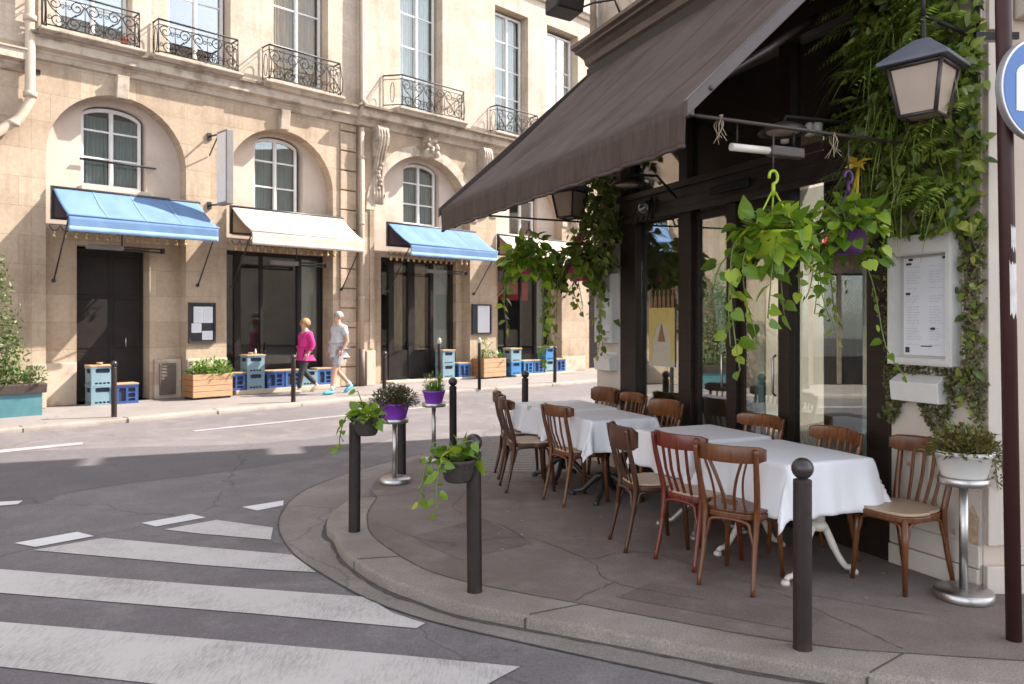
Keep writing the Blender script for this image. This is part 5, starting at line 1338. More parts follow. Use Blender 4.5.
for sg in (-1,1): b.tube(catmull([(0,0,.12),(sg*.05,-.06,.1),(sg*.14,-.12,.0),(sg*.13,-.14,-.09),(sg*.06,-.14,-.1),(sg*.05,-.12,-.04)],5),.011,6)
b.tube([(0,0,.16),(0,0,-.06)],.018,8).build('arms', M['iron'], r)
MB().ball((0,-.1,.04),.055,14).build('globe', M['glass'], r)
b = MB().tube([(0,-.0,.06),(0,-.06,.1),(0,-.1,.1)],.008,5).build('globe_holder', M['iron'], r)
for i,(n,z) in enumerate(((1.62,2.66),(.82,2.64))):
    r = thing('rope_end', 'frayed pale rope end tied %s' % ('at the awning corner beside the white tube','on the hanging bar between the lime and violet pots')[i], 'rope', rw(.32,n,z), RROT)
    b = MB()
    for k in range(7): b.tube(catmull([(random.uniform(-.012,.012),random.uniform(-.012,.012),.06),(random.uniform(-.03,.03),random.uniform(-.03,.03),0),(random.uniform(-.04,.04),random.uniform(-.04,.04),random.uniform(-.1,-.05))],4),.0022,4)
    b.build('strands', M['rope'], r)

# ------------------------------------------------------------------ lanterns on the piers
def lantern(label, t, n, z, rz, wall=True):
    r = thing('lantern', label, 'lantern', rw(t,n,z), rz, 'four-sided lanterns at the two piers')
    b = MB(); w0,w1 = .098,.142; h=.285
    c = [(-1,-1),(1,-1),(1,1),(-1,1)]
    g = MB(); g.add([(x*w0*.96,y*w0*.96,.01) for x,y in c]+[(x*w1*.96,y*w1*.96,h) for x,y in c],[(0,1,5,4),(1,2,6,5),(2,3,7,6),(3,0,4,7),(3,2,1,0)]); g.build('glass', M['lantern_glass'], r)
    for x,y in c: b.tube([(x*w0,y*w0,0),(x*w1,y*w1,h)],.013,4)
    for w,z_ in ((w0,.004),(w1,h-.005)):
        p=[(x*w,y*w,z_) for x,y in c]
        for i in range(4): b.tube([p[i],p[(i+1)%4]],.012,4)
    b.build('frame', M['lantern_frame'], r)
    ro = MB(); W=.192
    ro.add([(x*W,y*W,h+.005) for x,y in c]+[(x*W,y*W,h+.025) for x,y in c]+[(x*.04,y*.04,h+.16) for x,y in c],
        [(3,2,1,0),(0,1,5,4),(1,2,6,5),(2,3,7,6),(3,0,4,7),(4,5,9,8),(5,6,10,9),(6,7,11,10),(7,4,8,11),(8,9,10,11)]); ro.build('roof', M['lantern'], r, bevel=.004)
    # hook and bracket back to the pier
    br = MB(); br.tube(catmull([(0,0,h+.16),(0,0,h+.26),(.02,.01,h+.31),(.07,.03,h+.32)],5),.016,8)
    off = Vector(rw(t*.0+.03 if wall else t,.0,0)) - Vector(rw(t,n,0)); off.rotate(Matrix.Rotation(-rz,3,'Z'))
    br.tube([(.02,.01,h+.315),(off.x,off.y,h+.22)],.013,8).tube([(-.0,0,h+.44),(off.x,off.y,h+.5)],.013,8).tube([(0,0,h+.3),(0,0,h+.45)],.012,8)
    br.box(off.x-.02,off.x+.02,off.y-.02,off.y+.02,h+.05,h+.75); br.build('bracket', M['iron'], r)
lantern('slate-roofed frosted lantern hanging from the near pier above the menu case', .06,.40,2.765, rad(43))
lantern('slate-roofed lantern hanging by the far pier behind the trailing plants', 4.5,.42,2.72, rad(50), False)

# ------------------------------------------------------------------ menu cases and leaflet boxes
def menu_case(label, t0, t1, z0, z1, n):
    w=t1-t0; h=z1-z0
    r = thing('menu_case', label, 'menu case', rw((t0+t1)/2,n,z0), RROT)
    MB().panel(rect(-w/2,w/2,0,h),[rect(-w/2+.045,w/2-.045,.045,h-.125)],-.085,.0).build('frame', M['pot_white'], r, bevel=.006)
    MB().panel(rect(-w/2+.012,w/2-.012,.012,h-.012),[rect(-w/2+.038,w/2-.038,.038,h-.118)],-.094,-.0855).build('moulding', M['pot_white'], r, bevel=.003)
    MB().box(-w/2+.04,w/2-.04,-.02,-.001,.03,h-.1).build('backing', M['paint_grey'], r)
    p = MB().box(-w/2+.075,w/2-.06,-.026,-.0215,.06,h-.14).build('menu_sheet', M['paper'], r)
    b = MB(); z=h-.2; random.seed(5)
    while z>.12:
        if random.random()<.87:
            for x0,x1 in ((-w/2+.1,-.03),(.03,w/2-.1)):
                x=x0
                while x<x1-.03:
                    l=random.uniform(.015,.05); b.box(x,min(x+l,x1),-.0285,-.0265,z,z+.0055); x+=l+.01
        z-=.017
    b.build('lettering', M['ink'], p)
    b = MB().box(-w/2+.09,-w/2+.12,-.0285,-.0265,.075,.11).box(-w/2+.095,-w/2+.135,-.0285,-.0265,h-.185,h-.17).box(-.03,.05,-.0285,-.0265,.115,.122); b.build('heading', M['ink_dark'], p)
    b = MB()
    for x,z in ((-.1,h-.15),(w/2-.09,h-.15),(-.12,h*.55),(w/2-.07,h*.55),(.06,h*.28)): b.tube([(x-.012,-.032,z),(x+.012,-.032,z)],.008,6)
    b.build('magnets', M['ink_dark'], r)
    return r
M['paint_grey'] = pm('pale backing', (.5,.46,.42), (.44,.4,.36), 3, .7)
menu_case('white framed menu case with a printed sheet on the near pier', .122,.588,1.317,2.135,.001)
menu_case('white framed menu case on the far pier behind trailing leaves', 4.16,4.54,1.35,2.1,.001)
def leaflet_box(label, t0,t1,z0,z1):
    w=t1-t0; h=z1-z0
    r = thing('leaflet_box', label, 'box', rw((t0+t1)/2,.001,z0), RROT)
    b = MB().prism_x([(0,0),(-.10,0),(-.115,h*.72),(-.03,h),(0,h)],-w/2,w/2); b.build('box_body', M['pot_white'], r, bevel=.006)
    MB().box(-w/2+.02,w/2-.02,-.004,.0,h,h+.03).build('back_plate', M['pot_white'], r)
leaflet_box('small white slope-topped box below the menu case on the near pier', .2,.55,1.085,1.255)
leaflet_box('small white slope-topped box below the menu case on the far pier', 4.18,4.52,1.05,1.22)

# ------------------------------------------------------------------ green wall on the near pier
random.seed(31)
gw = thing('green_wall', 'living wall of ferns, ivy and grasses on the near pier behind the lantern', 'plants', rw(.35,0,2.2), RROT)
def gp(t,n,z): return Vector((-(t-.35), -n, z-2.2))
OUTV = Vector((0,-1,.25))
b = MB(); bs = MB()
def densk(t,z): return .5+.5*math.sin(t*13+z*5)*math.sin(z*7.3-t*6+1)
for _ in range(4600):
    z = 2.12+2.35*random.random(); ed = .03+.1*math.sin(z*5)**2
    t = random.uniform(-.05, .74+ed); 
    if random.random() > .35+.65*densk(t,z): continue
    n = .03+.24*random.random()**1.5*(.6+.4*math.sin(z*9+t*11))
    leaf(b, gp(t,n,z), (rv()+Vector((0,-.3,-.7))), (OUTV+rv()*.7).normalized(), random.uniform(.035,.085), random.uniform(.03,.07))
for _ in range(130):           # beside and below the menu case
    z = 2.15-1.2*random.random()**1.8
    t = random.choice((random.uniform(-.03,.1), random.uniform(-.03,.09), random.uniform(.6,.7)))
    if t > .5 and random.random()<.5: continue
    leaf(b, gp(t,random.uniform(.01,.08),z), (rv()+Vector((0,-.2,-.6))), (OUTV+rv()*.6).normalized(), random.uniform(.03,.06), random.uniform(.025,.05))
for k in range(12):            # runners hanging past the edges
    t=random.uniform(-.06,.85); z=random.uniform(2.3,4.0)
    vine(b,bs,[gp(t,.1,z),gp(t+random.uniform(-.03,.08),.2,z-.12),gp(t+random.uniform(-.02,.1),.2,z-random.uniform(.3,.6))],11,.06)
b.build('ivy', M['leaf_dark'], gw)
b = MB()
def frond(b,p,d,L):
    p=Vector(p); d=Vector(d).normalized(); sd=d.cross(Vector((0,0,1))); sd=sd.normalized() if sd.length>.05 else Vector((1,0,0))
    n=13
    for i in range(1,n):
        u=i/n; q=p+d*L*u+Vector((0,0,-.55*L*u*u)); l=L*.26*math.sin(PI*min(1,u*.85+.12))
        for sg in (-1,1):
            dd=(sd*sg+d*.45+Vector((0,0,-.25*u))).normalized(); leaf(b,q,dd,Vector((0,-.4,1)),l,l*.3,False,.3)
for k in range(150):
    t=random.uniform(.05,.85); z=random.uniform(2.3,4.45)
    frond(b,gp(t,.12,z),(random.uniform(-.9,.9)-.35*(t>.5),-1,random.uniform(-.2,.7)),random.uniform(.2,.4))
b.build('fern_fronds', M['leaf_fern'], gw)
b = MB()
for (t,z,k) in ((.55,2.35,60),(.4,2.45,50),(.3,2.75,45),(.6,2.75,40),(.7,3.3,40),(.5,3.4,40),(.35,4.1,45),(.7,4.2,40),(.2,2.3,36),(.68,2.35,36),(.5,2.9,50),(.62,3.0,50),(.3,3.2,40),(.75,2.6,50),(.15,3.0,30)):
    for _ in range(int(k*.8)):
        d=Vector((random.uniform(-.8,.8),-random.uniform(.3,1),random.uniform(-.1,1)))
        blade(b,gp(t+random.uniform(-.05,.05),.12,z),d,random.uniform(.18,.45),random.uniform(.004,.008),random.uniform(.7,1.3))
b.build('grass_blades', M['leaf_grass'], gw)
b = MB()
for _ in range(8500):
    if random.random()<.62:
        z=random.uniform(.92,1.3); t=random.uniform(-.03,.66)
        if .2<t<.55 and 1.1<z<1.26: continue
        if random.random() > .25+.75*densk(t*1.7,z*2.1) or z < 1.0+.12*math.sin(t*17): continue
    else:
        z=random.uniform(1.2,2.2); t=random.choice((random.uniform(-.03,.1),random.uniform(-.03,.1),random.uniform(.6,.66)))
        if random.random() > .3+.7*densk(t*3,z*2): continue
    leaf(b,gp(t,random.uniform(.0,.03+.06*abs(math.sin(t*23+1)*math.sin(z*17))),z),rv(),rv(),random.uniform(.014,.036),random.uniform(.014,.03),False)
b.build('moss', M['leaf_moss'], gw)
b = MB()
for _ in range(16): leaf(b,gp(.56,.38,2.6),rv()+Vector((0,-.3,.2)),rv(),random.uniform(.06,.11),.035,False)
for _ in range(14): blade(b,gp(.56,.36,2.6),(random.uniform(-.25,.25),-.3,-1),random.uniform(.15,.4),.003,.1)
b.build('yellow_orchid', M['flower_y'], gw)
# greenery on the far pier
random.seed(33)
gf = thing('green_wall', 'dark living wall of trailing leaves at the top of the far pier', 'plants', rw(4.3,0,2.1), RROT)
b = MB(); bs = MB()
def gq(t,n,z): return Vector((-(t-4.3), -n, z-2.1))
for _ in range(1500):
    z=2.15+1.9*random.random(); t=random.uniform(4.02,4.75)
    if random.random() > .3+.7*densk(t,z): continue
    leaf(b,gq(t,.03+.3*random.random()**1.5,z),(rv()+Vector((0,-.3,-.7))),(OUTV+rv()*.7).normalized(),random.uniform(.05,.1),random.uniform(.045,.08))
for k in range(16):
    t=random.uniform(4.0,4.7); z=random.uniform(2.2,2.9)
    vine(b,bs,[gq(t,.15,z),gq(t+random.uniform(-.1,.1),.3,z-.25),gq(t+random.uniform(-.1,.1),.3,z-random.uniform(.4,.75))],12,.085)
b.build('ivy', M['leaf_dark'], gf); bs.build('stems', M['stem'], gf)
b = MB()
for k in range(26): frond(b,gq(random.uniform(4.1,4.7),.15,random.uniform(2.3,3.6)),(random.uniform(-.9,.9),-1,random.uniform(-.2,.5)),random.uniform(.25,.45))
b.build('fern_fronds', M['leaf_fern'], gf)

# ------------------------------------------------------------------ hanging baskets
def hanging_plant(label, t, n, z, potmat, seed, nleaf, L, vines, fol='leaf_pothos', zbar=2.66, vy=0, potr=.135, dome=(.3,.26,.2)):
    random.seed(seed)
    r = thing('hanging_plant', label, 'hanging plant', rw(t,n,z), RROT, 'hanging pots under the brown awning')
    R=potr
    MB().lathe([(.001,0),(R*.7,0),(R*.86,.03),(R,.125),(R*1.05,.13),(R*1.05,.145),(R*.95,.145),(R*.93,.12)],n=24).build('pot', M[potmat], r)
    MB().lathe([(.001,.118),(R*.93,.118)],n=16).build('soil', M['soil'], r)
    b = MB(); hz = .37
    for k in range(3):
        a=2*PI*k/3+.4; b.tube([(R*math.cos(a),R*math.sin(a),.14),(.012*math.cos(a),.012*math.sin(a),hz)],.0055,5)
    b.tube([(0,0,hz-.02),(0,0,hz+.05)],.011,8)
    b.tube([(0,0,hz+.05)]+[(0,.03*math.cos(rad(a))*1-.0, hz+.085+.036*math.sin(rad(a))) for a in range(-70,200,22)],.009,7)
    b.build('hook', M[potmat], r)
    MB().tube([(0,.0,hz+.115),(0.0,.0,zbar-z)],.006,5).build('cord', M['rope'] if False else M['alum'], r)
    b = MB(); bs = MB()
    tuft(b,(0,0,.12),nleaf,dome,L,L*.85,True,up=-.25); stems(bs,(0,0,.12),26,(dome[0]*.9,dome[1]*.9,dome[2]))
    for _ in range(nleaf//2):
        a=random.uniform(0,6.28); p=Vector((dome[0]*.7*math.cos(a),dome[1]*.7*math.sin(a),random.uniform(-.06,.16)))
        leaf(b,p,Vector((math.cos(a),math.sin(a),-random.uniform(.3,1.2))),(rv()*.4+Vector((0,-.3,1))).normalized(),L*random.uniform(.7,1.15),L*.8)
    for pts,k in vines: vine(b,bs,[Vector(p) for p in pts],k,L)
    b.build('foliage', M[fol], r); bs.build('vines', M['stem'], r)
    return r
hanging_plant('lime green hanging pot of bright pothos, nearest the street', .32,1.26,1.95,'pot_lime',41,72,.11,
  [([(.0,-.12,.14),(-.05,-.24,.05),(-.02,-.27,-.3),(.02,-.25,-.62)],11),([(-.1,-.05,.14),(-.22,-.1,.05),(-.24,-.12,-.25),(-.2,-.14,-.5)],9),
   ([(.05,.1,.14),(.06,.22,.04),(.02,.26,-.12),(.0,.24,-.22)],8),([(-.1,-.1,.12),(-.2,-.2,-.02),(-.22,-.24,-.15)],6),([(.02,-.12,.14),(.02,-.22,.0),(.0,-.2,-.2),(.04,-.16,-.42)],10),([(-.08,.08,.14),(-.16,.18,.02),(-.14,.2,-.3)],9),([(.1,-.06,.12),(.16,-.14,0),(.14,-.16,-.34)],9)], dome=(.28,.24,.15))
hanging_plant('violet hanging pot of yellowing pothos between the lime pot and the green wall', .32,.70,1.99,'pot_violet',42,95,.082,
  [([(.0,-.12,.14),(.0,-.22,.05),(.0,-.2,-.25),(.05,-.12,-.5)],12),([(-.05,.1,.14),(-.1,.2,.05),(-.05,.26,-.2),(.0,.3,-.55),(.04,.4,-.72)],13),([(0,-.1,.13),(-.05,-.3,.0),(-.05,-.33,-.22)],10),([(.0,-.1,.13),(.02,-.22,-.05),(.0,-.26,-.35)],11),([(-.1,0,.13),(-.2,.05,.0),(-.18,.08,-.4)],12),([(.02,-.1,.14),(.0,-.16,.08),(.0,-.15,-.08)],9),([(-.06,-.1,.14),(-.09,-.13,.06),(-.08,-.12,-.1)],9)], potr=.105, dome=(.27,.28,.22))
hanging_plant('bright pink hanging pot with long trails at the far awning corner', 4.48,.92,2.08,'pot_pink',43,135,.12,
  [([(.0,-.12,.14),(.02,-.26,.05),(.0,-.28,-.4),(.03,-.24,-.55)],11),([(.05,.1,.14),(.05,.22,.02),(.02,.24,-.45),(.0,.2,-.85)],16),([(-.05,-.1,.12),(-.1,-.22,0),(-.08,-.26,-.3)],8),([(.1,0,.14),(.2,.05,.05),(.2,.07,-.5),(.18,.05,-.95)],17),([(0,.1,.1),(0,.2,-.1),(.02,.16,-.6)],12)], dome=(.3,.3,.32))
hanging_plant('dark pink hanging pot overgrown with leaves beside the far pier', 4.3,.40,2.02,'pot_pink',44,150,.115,
  [([(.0,-.12,.14),(.02,-.26,.05),(.0,-.28,-.4),(.0,-.3,-.6)],12),([(.05,.1,.14),(.05,.22,.02),(.02,.24,-.45),(.0,.22,-.8)],14),([(.1,0,.14),(.22,.05,.05),(.26,.1,-.4),(.26,.14,-.75)],14),([(0,.1,.1),(.1,.3,-.1),(.12,.34,-.4)],10)], fol='leaf_dark', dome=(.3,.28,.3))
# ------------------------------------------------------------------ terrace tables
random.seed(51)
def table(label, clabel, t0, t1, n0, n1, base, hang=.32, seed=1, ped='column'):
    w=t1-t0; d=n1-n0
    r = thing('cafe_table', label, 'table', rw((t0+t1)/2,(n0+n1)/2), RROT, 'tables on the terrace')
    MB().box(-w/2+.012,w/2-.012,-d/2+.012,d/2-.012,.715,.738).build('table_top', M['tabletop'], r, bevel=.006)
    mat=M[base]
    if ped == 'trestle':
        for sx in (-1,1):
            x=sx*(w/2-.1); b=MB()
            b.box(x-.018,x+.018,-d/2+.1,d/2-.1,.685,.714)
            b.tube([(x,0,.69),(x,0,.55),(x,0,.36)],[.05,.03,.042],10)
            b.lathe([(.035,.5),(.05,.52),(.035,.54)],(x,0,0),12).lathe([(.04,.3),(.058,.33),(.04,.36)],(x,0,0),12)
            for sy in (-1,1):
                b.tube(catmull([(x,0,.36),(x,sy*.06,.3),(x+sx*.01,sy*.13,.16),(x+sx*.02,sy*.2,.06),(x+sx*.02,sy*.25,.045),(x+sx*.02,sy*.27,.03)],5),[.027]*5+[.023]*5+[.02]*5+[.018]*5+[.017]*5+[.016],8)
                b.lathe([(.026,0),(.028,.015),(.018,.03)],(x+sx*.02,sy*.275,0),12)
            b.build('leg', mat, r)
        MB().tube([(-w/2+.1,0,.42),(w/2-.1,0,.42)],.012,8).build('stretcher', mat, r)
    else:
        b=MB().lathe([(.09,.714),(.09,.7),(.03,.66),(.028,.45),(.045,.4),(.03,.36),(.035,.2),(.05,.16),(.03,.1)],n=14); b.build('column', mat, r)
        for k in range(4):
            a=PI/4+k*PI/2; c,s_=math.cos(a),math.sin(a)
            b=MB().tube([(c*q,s_*q,z) for q,z in ((.02,.2),(.08,.19),(.15,.12),(.22,.05),(.28,.04),(.32,.03))],[.03,.03,.026,.022,.022,.018],8)
            b.lathe([(.028,0),(.03,.018),(.018,.035)],(c*.32,s_*.32,0),10); b.build('foot', mat, r)
    # cloth
    random.seed(seed); ph=[random.uniform(0,6.28) for _ in range(6)]
    cl = thing('tablecloth', clabel, 'tablecloth', rw((t0+t1)/2,(n0+n1)/2,.44), RROT, 'white cloths on the terrace tables')
    a_,b_=w/2,d/2; h=hang; nx,ny=68,60
    def P(u,v):
        x=(u-.5)*2*(a_+h); y=(v-.5)*2*(b_+h)
        ex=max(0,abs(x)-a_); ey=max(0,abs(y)-b_); dd=math.hypot(ex,ey)
        cx=max(-a_,min(a_,x)); cy=max(-b_,min(b_,y))
        if dd<1e-6: return (x,y,.741-.44+.0016*math.sin(x*9+ph[0])*math.sin(y*8+ph[1])+.0022*(math.exp(-(x/.008)**2)+math.exp(-((y-.02)/.008)**2)))
        sx=ex/dd*(1 if x>0 else -1); sy=ey/dd*(1 if y>0 else -1)
        corner=2*min(ex,ey)/max(1e-6,ex+ey)
        q=dd/h; s_=x*7 if ey>ex else y*7
        out=.012+.05*q+.03*q*math.sin(s_*1.5+ph[2])*(1-corner)+.016*q*math.sin(s_*3.1+ph[3])+.007*q*math.sin(s_*6.3+ph[5])+corner*q*(.015+.03*math.sin(ph[4]+(3 if x>0 else 0)+(1.5 if y>0 else 0)))
        rz=min(1,dd/.02); drop=dd*(1-.10*corner)-.02*(1-math.exp(-dd/.02))*.5
        tw=corner*q*.035*(1 if (x>0)==(y>0) else -1)
        return (cx+sx*out-sy*tw, cy+sy*out+sx*tw, .741-.44-drop*.985)
    solid(grid(MB(),P,nx,ny).build('cloth', M['cloth'], cl), .003)
    b=MB()
    for sy in (-1,): b.box(-.02,.02,sy*(b_+.028)-.012,sy*(b_+.028)+.022,.741-.44-.035,.741-.44+.008)
    b.build('clip', M['clip'], cl, bevel=.004)
table('cafe table with cream cast-iron legs under the nearest white cloth','white cloth draped over the nearest table with the cream iron legs',.46,1.27,.37,1.03,'castiron_white',.33,1,'trestle')
table('cafe table with silvery iron feet beside the nearest table','white cloth on the second table from the right, clipped at its edge',1.43,2.12,.33,1.03,'castiron_grey',.28,2)
table('cafe table with black iron feet in the middle of the far pair','white cloth on the third table from the right',2.68,3.32,.5,1.13,'castiron_black',.28,3)
table('cafe table with black iron feet farthest from the camera','white cloth on the farthest table, at the left of the terrace',3.5,4.3,.42,1.15,'castiron_black',.27,4)

# ------------------------------------------------------------------ bentwood chairs (face local +y)
def make_chair(wood, seat, back, label):
    W=M[wood]; r=thing('bentwood_chair', label, 'chair', group='bentwood chairs round the terrace tables')
    # seat
    pts=[]; n=40
    for i in range(n):
        a=2*PI*i/n; c,s_=math.cos(a),math.sin(a); e=3.2
        q=(abs(c)**e+abs(s_)**e)**(-1/e); wx=.205 if s_>0 else .185
        pts.append((wx*q*c, .2*q*s_))
    b=MB(); b.prism(pts,.452,.470); b.build('seat', M[seat], r, bevel=.006)
    b=MB(); b.prism([(x*1.03,y*1.03) for x,y in pts],.415,.4515); b.build('seat_frame', W, r, bevel=.008)
    for sx in (-1,1):
        MB().tube([(sx*.165,.165,.44),(sx*.168,.17,.3),(sx*.182,.19,.0)],[.019,.019,.0135],10).build('leg', W, r)
        q=catmull([(sx*.168,-.265,.0),(sx*.158,-.215,.22),(sx*.16,-.185,.42),(sx*.168,-.195,.52),(sx*.182,-.245,.72),(sx*.186,-.268,.85)],4)
        MB().tube(q,[.0135+.006*min(1,i/8)-.004*max(0,(i-12)/8) for i in range(len(q))],10).build('leg', W, r)
    # curved back rail
    b=MB(); vs=[]; k=16; zb,zt=(.765,.865) if back!='board' else (.70,.865)
    for i in range(k+1):
        u=i/k*2-1; x=.222*u; y=-.29+.085*u*u; rr_=1-.12*abs(u)**6
        zc=(zb+zt)/2; hz_=(zt-zb)/2*(rr_ if abs(u)<.9 else rr_*.75)
        for dy,z in ((-.014,zc-hz_),(.012,zc-hz_),(.012,zc+hz_-.008),(.003,zc+hz_),(-.014,zc+hz_)): vs.append((x,y+dy,z))
    fs=[(i*5+j,i*5+(j+1)%5,(i+1)*5+(j+1)%5,(i+1)*5+j) for i in range(k) for j in range(5)]+[(0,1,2,3,4),tuple(k*5+j for j in (4,3,2,1,0))]
    b.add(vs,[f[::-1] for f in fs],True); b.build('back_rail', W, r, bevel=.003)
    b=MB()
    if back in ('slats','board'):
        for x in (-.095,-.032,.032,.095):
            yb=-.183; yt=-.283+.08*(x/.22)**2
            b.add([(x*.85+dx,yb+dy,.44) for dx,dy in ((-.011,-.005),(.011,-.005),(.011,.005),(-.011,.005))]+[(x+dx,yt-.01+dy-.018*0,.62) for dx,dy in ((-.011,.033),(.011,.033),(.011,.043),(-.011,.043))]+[(x*1.05+dx,yt+dy,zb+.02) for dx,dy in ((-.011,-.005),(.011,-.005),(.011,.005),(-.011,.005))],
              [(3,2,1,0),(0,1,5,4),(1,2,6,5),(2,3,7,6),(3,0,4,7),(4,5,9,8),(5,6,10,9),(6,7,11,10),(7,4,8,11),(8,9,10,11)])
        b.build('slats', W, r, bevel=.003)
    else:
        for sg in (-1,1):
            b.tube(catmull([(sg*.03,-.184,.44),(sg*.034,-.21,.55),(sg*.06,-.24,.66),(sg*.1,-.262,.77)],6),.016,8,flat=.55)
            b.tube(catmull([(sg*.1,-.184,.44),(sg*.09,-.21,.55),(sg*.1,-.24,.66),(sg*.13,-.262,.77)],6),.011,8,flat=.6)
        b.box(-.05,.05,-.205,-.193,.5,.53); b.build('lyre_splat', W, r)
    # bent braces between the legs
    b=MB()
    L_={'f':[(-.17,.172,.24),(.17,.172,.24)],'b':[(-.157,-.21,.25),(.157,-.21,.25)],'l':[(-.172,.172,.24),(-.158,-.2,.25)],'r':[(.172,.172,.24),(.158,-.2,.25)]}
    for p0,p1 in L_.values():
        p0,p1=Vector(p0),Vector(p1); m_=(p0+p1)/2
        c1=p0.lerp(m_,.35)*.97; c2=p1.lerp(m_,.35)*.97
        b.tube(catmull([p0,Vector((p0.lerp(c1,.45).x,p0.lerp(c1,.45).y,.345)),Vector((c1.x,c1.y,.405)),Vector((c2.x,c2.y,.405)),Vector((p1.lerp(c2,.45).x,p1.lerp(c2,.45).y,.345)),p1],5),.0105,7)
    b.build('brace', W, r)
    return r
protos={}
def chair(wood, seat, back, label, x, y, fx, fy):
    rz=math.atan2(fy,fx)-PI/2; k=(wood,seat,back); l=math.hypot(fx,fy); fx,fy=fx/l,fy/l
    if k not in protos:
        r=protos[k]=make_chair(wood,seat,back,label); r.location=(x,y,0); r.rotation_euler=(0,0,rz)
    else: dup(protos[k],(x,y,0),rz,label)
def from_back(mx,my,fx,fy,d=.235): l=math.hypot(fx,fy); return mx+fx/l*d, my+fy/l*d, fx, fy
chair('ch_brown','seat_dark','lyre','dark brown lyre-backed chair with a dark seat at the nearest table, back to the street',*from_back(1.277,4.632,.62,.78))
chair('ch_red','seat_pale','slats','reddish mahogany slat-back chair between the lyre-backed chair and the next table',*from_back(1.08,5.10,.81,.58))
chair('ch_dark','seat_pale','board','dark chair with a deep back board at the left end of the second table',*from_back(.774,5.53,.986,.2))
chair('ch_brown','seat_pale','slats','brown slat-back chair on the street side of the third table',*from_back(.385,6.82,.877,.48))
chair('ch_dark','seat_pale','slats','dark slat-back chair with a pale seat at the farthest table, nearer of that pair',*from_back(-.058,7.38,.98,.19))
chair('ch_dark','seat_pale','slats','dark slat-back chair farthest along the kerb, half hidden by its twin',*from_back(-.13,8.0,.99,.12))
N1=(-.9225,-.386)
def wallchair(wood,seat,back,label,t,n,turn=0):
    p=rw(t,n); a=math.atan2(N1[1],N1[0])+turn; chair(wood,seat,back,label,p[0],p[1],math.cos(a),math.sin(a))
wallchair('ch_brown','seat_pale','slats','brown slat-back chair against the near pier at the right end of the terrace',.31,.3,.06)
wallchair('ch_gold','seat_pale','slats','honey-brown chair behind the nearest table, against the glass',.9,.45,-.05)
wallchair('ch_gold','seat_pale','slats','honey-brown chair behind the second table, against the glass doors',1.66,.42,.08)
wallchair('ch_gold','seat_pale','board','honey-brown chair with a deep back board at the near end of the third table',2.9,.46,.05)
wallchair('ch_gold','seat_pale','slats','honey-brown chair behind the third table, under the poster',3.62,.38,-.04)
wallchair('ch_brown','seat_pale','board','dark brown chair behind the farthest table, beside the far pier',4.27,.32,.1)

# ------------------------------------------------------------------ steel stands with flower pots
def stand(label, loc, h):
    r=thing('steel_stand', label, 'stand', loc, 0, 'steel stands holding flower pots')
    MB().lathe([(.001,0),(.155,0),(.157,.008),(.157,.04),(.148,.052),(.001,.055)],n=40).build('base', M['steel'], r)
    MB().lathe([(.024,.055),(.024,h-.045)],n=16).build('post', M['steel'], r)
    MB().lathe([(.001,h-.045),(.13,h-.045),(.135,h-.04),(.135,h-.004),(.13,h),(.001,h)],n=36).build('disc', M['steel'], r)
stand('steel pedestal stand at the near pier holding the white pot', (2.6,4.49,0), .70)
stand('steel pedestal stand holding the bushy purple pot at the pavement edge', (-1.155,7.68,0), .635)
stand('steel pedestal stand holding the purple pot of chives', (-.89,8.88,0), .66)
def flower_pot(label, loc, mat, r0, r1, h):
    r=thing('potted_plant', label, 'potted plant', loc)
    MB().lathe([(.001,0),(r0,0),(r0*1.03,.01),(r1*.95,h*.8),(r1,h*.82),(r1*1.02,h),(r1*.93,h),(r1*.9,h*.85)],n=28).build('pot', M[mat], r)
    MB().lathe([(.001,h*.86),(r1*.9,h*.86)],n=18).build('soil', M['soil'], r)
    return r
random.seed(61)
r=flower_pot('white pot of golden-green shrublet on the near steel stand',(2.6,4.49,.701),'pot_white',.115,.155,.15)
b=MB(); bs=MB(); tuft(b,(0,0,.12),900,(.21,.18,.17),.045,.022); stems(bs,(0,0,.12),40,(.19,.16,.15),.003)
for k in range(9):
    a=random.uniform(-.9,.6); vine(b,bs,[(.12*math.cos(a),.12*math.sin(a),.14),(.2*math.cos(a),.2*math.sin(a),.1),(.23*math.cos(a),.23*math.sin(a),random.uniform(-.12,.0))],16,.03,False,.5,.002)
b.build('foliage', M['leaf_gold'], r); bs.build('stems', M['twig'], r)
r=flower_pot('purple pot with a dark bushy heath on the steel stand nearest the kerb corner',(-1.155,7.68,.636),'pot_purple',.11,.15,.15)
b=MB(); bs=MB(); tuft(b,(0,0,.12),1500,(.24,.22,.2),.04,.017,up=.5); stems(bs,(0,0,.12),50,(.22,.2,.19),.003); b.build('foliage', M['leaf_heath'], r); bs.build('stems', M['twig'], r)
r=flower_pot('purple pot of upright green chives on the farther steel stand',(-.89,8.88,.661),'pot_purple',.095,.13,.14)
b=MB(); bs=MB()
for k in range(150):
    a=random.uniform(0,6.28); q=.09*math.sqrt(random.random()); blade(b,(q*math.cos(a),q*math.sin(a),.11),(.5*math.cos(a)*random.random(),.5*math.sin(a)*random.random(),1),random.uniform(.12,.24),.004,.25)
tuft(b,(-.04,0,.14),60,(.08,.08,.2),.05,.014,up=1.2); tuft(b,(.07,0,.14),50,(.05,.06,.2),.045,.014,up=1.2); b.build('foliage', M['leaf_bright'], r)
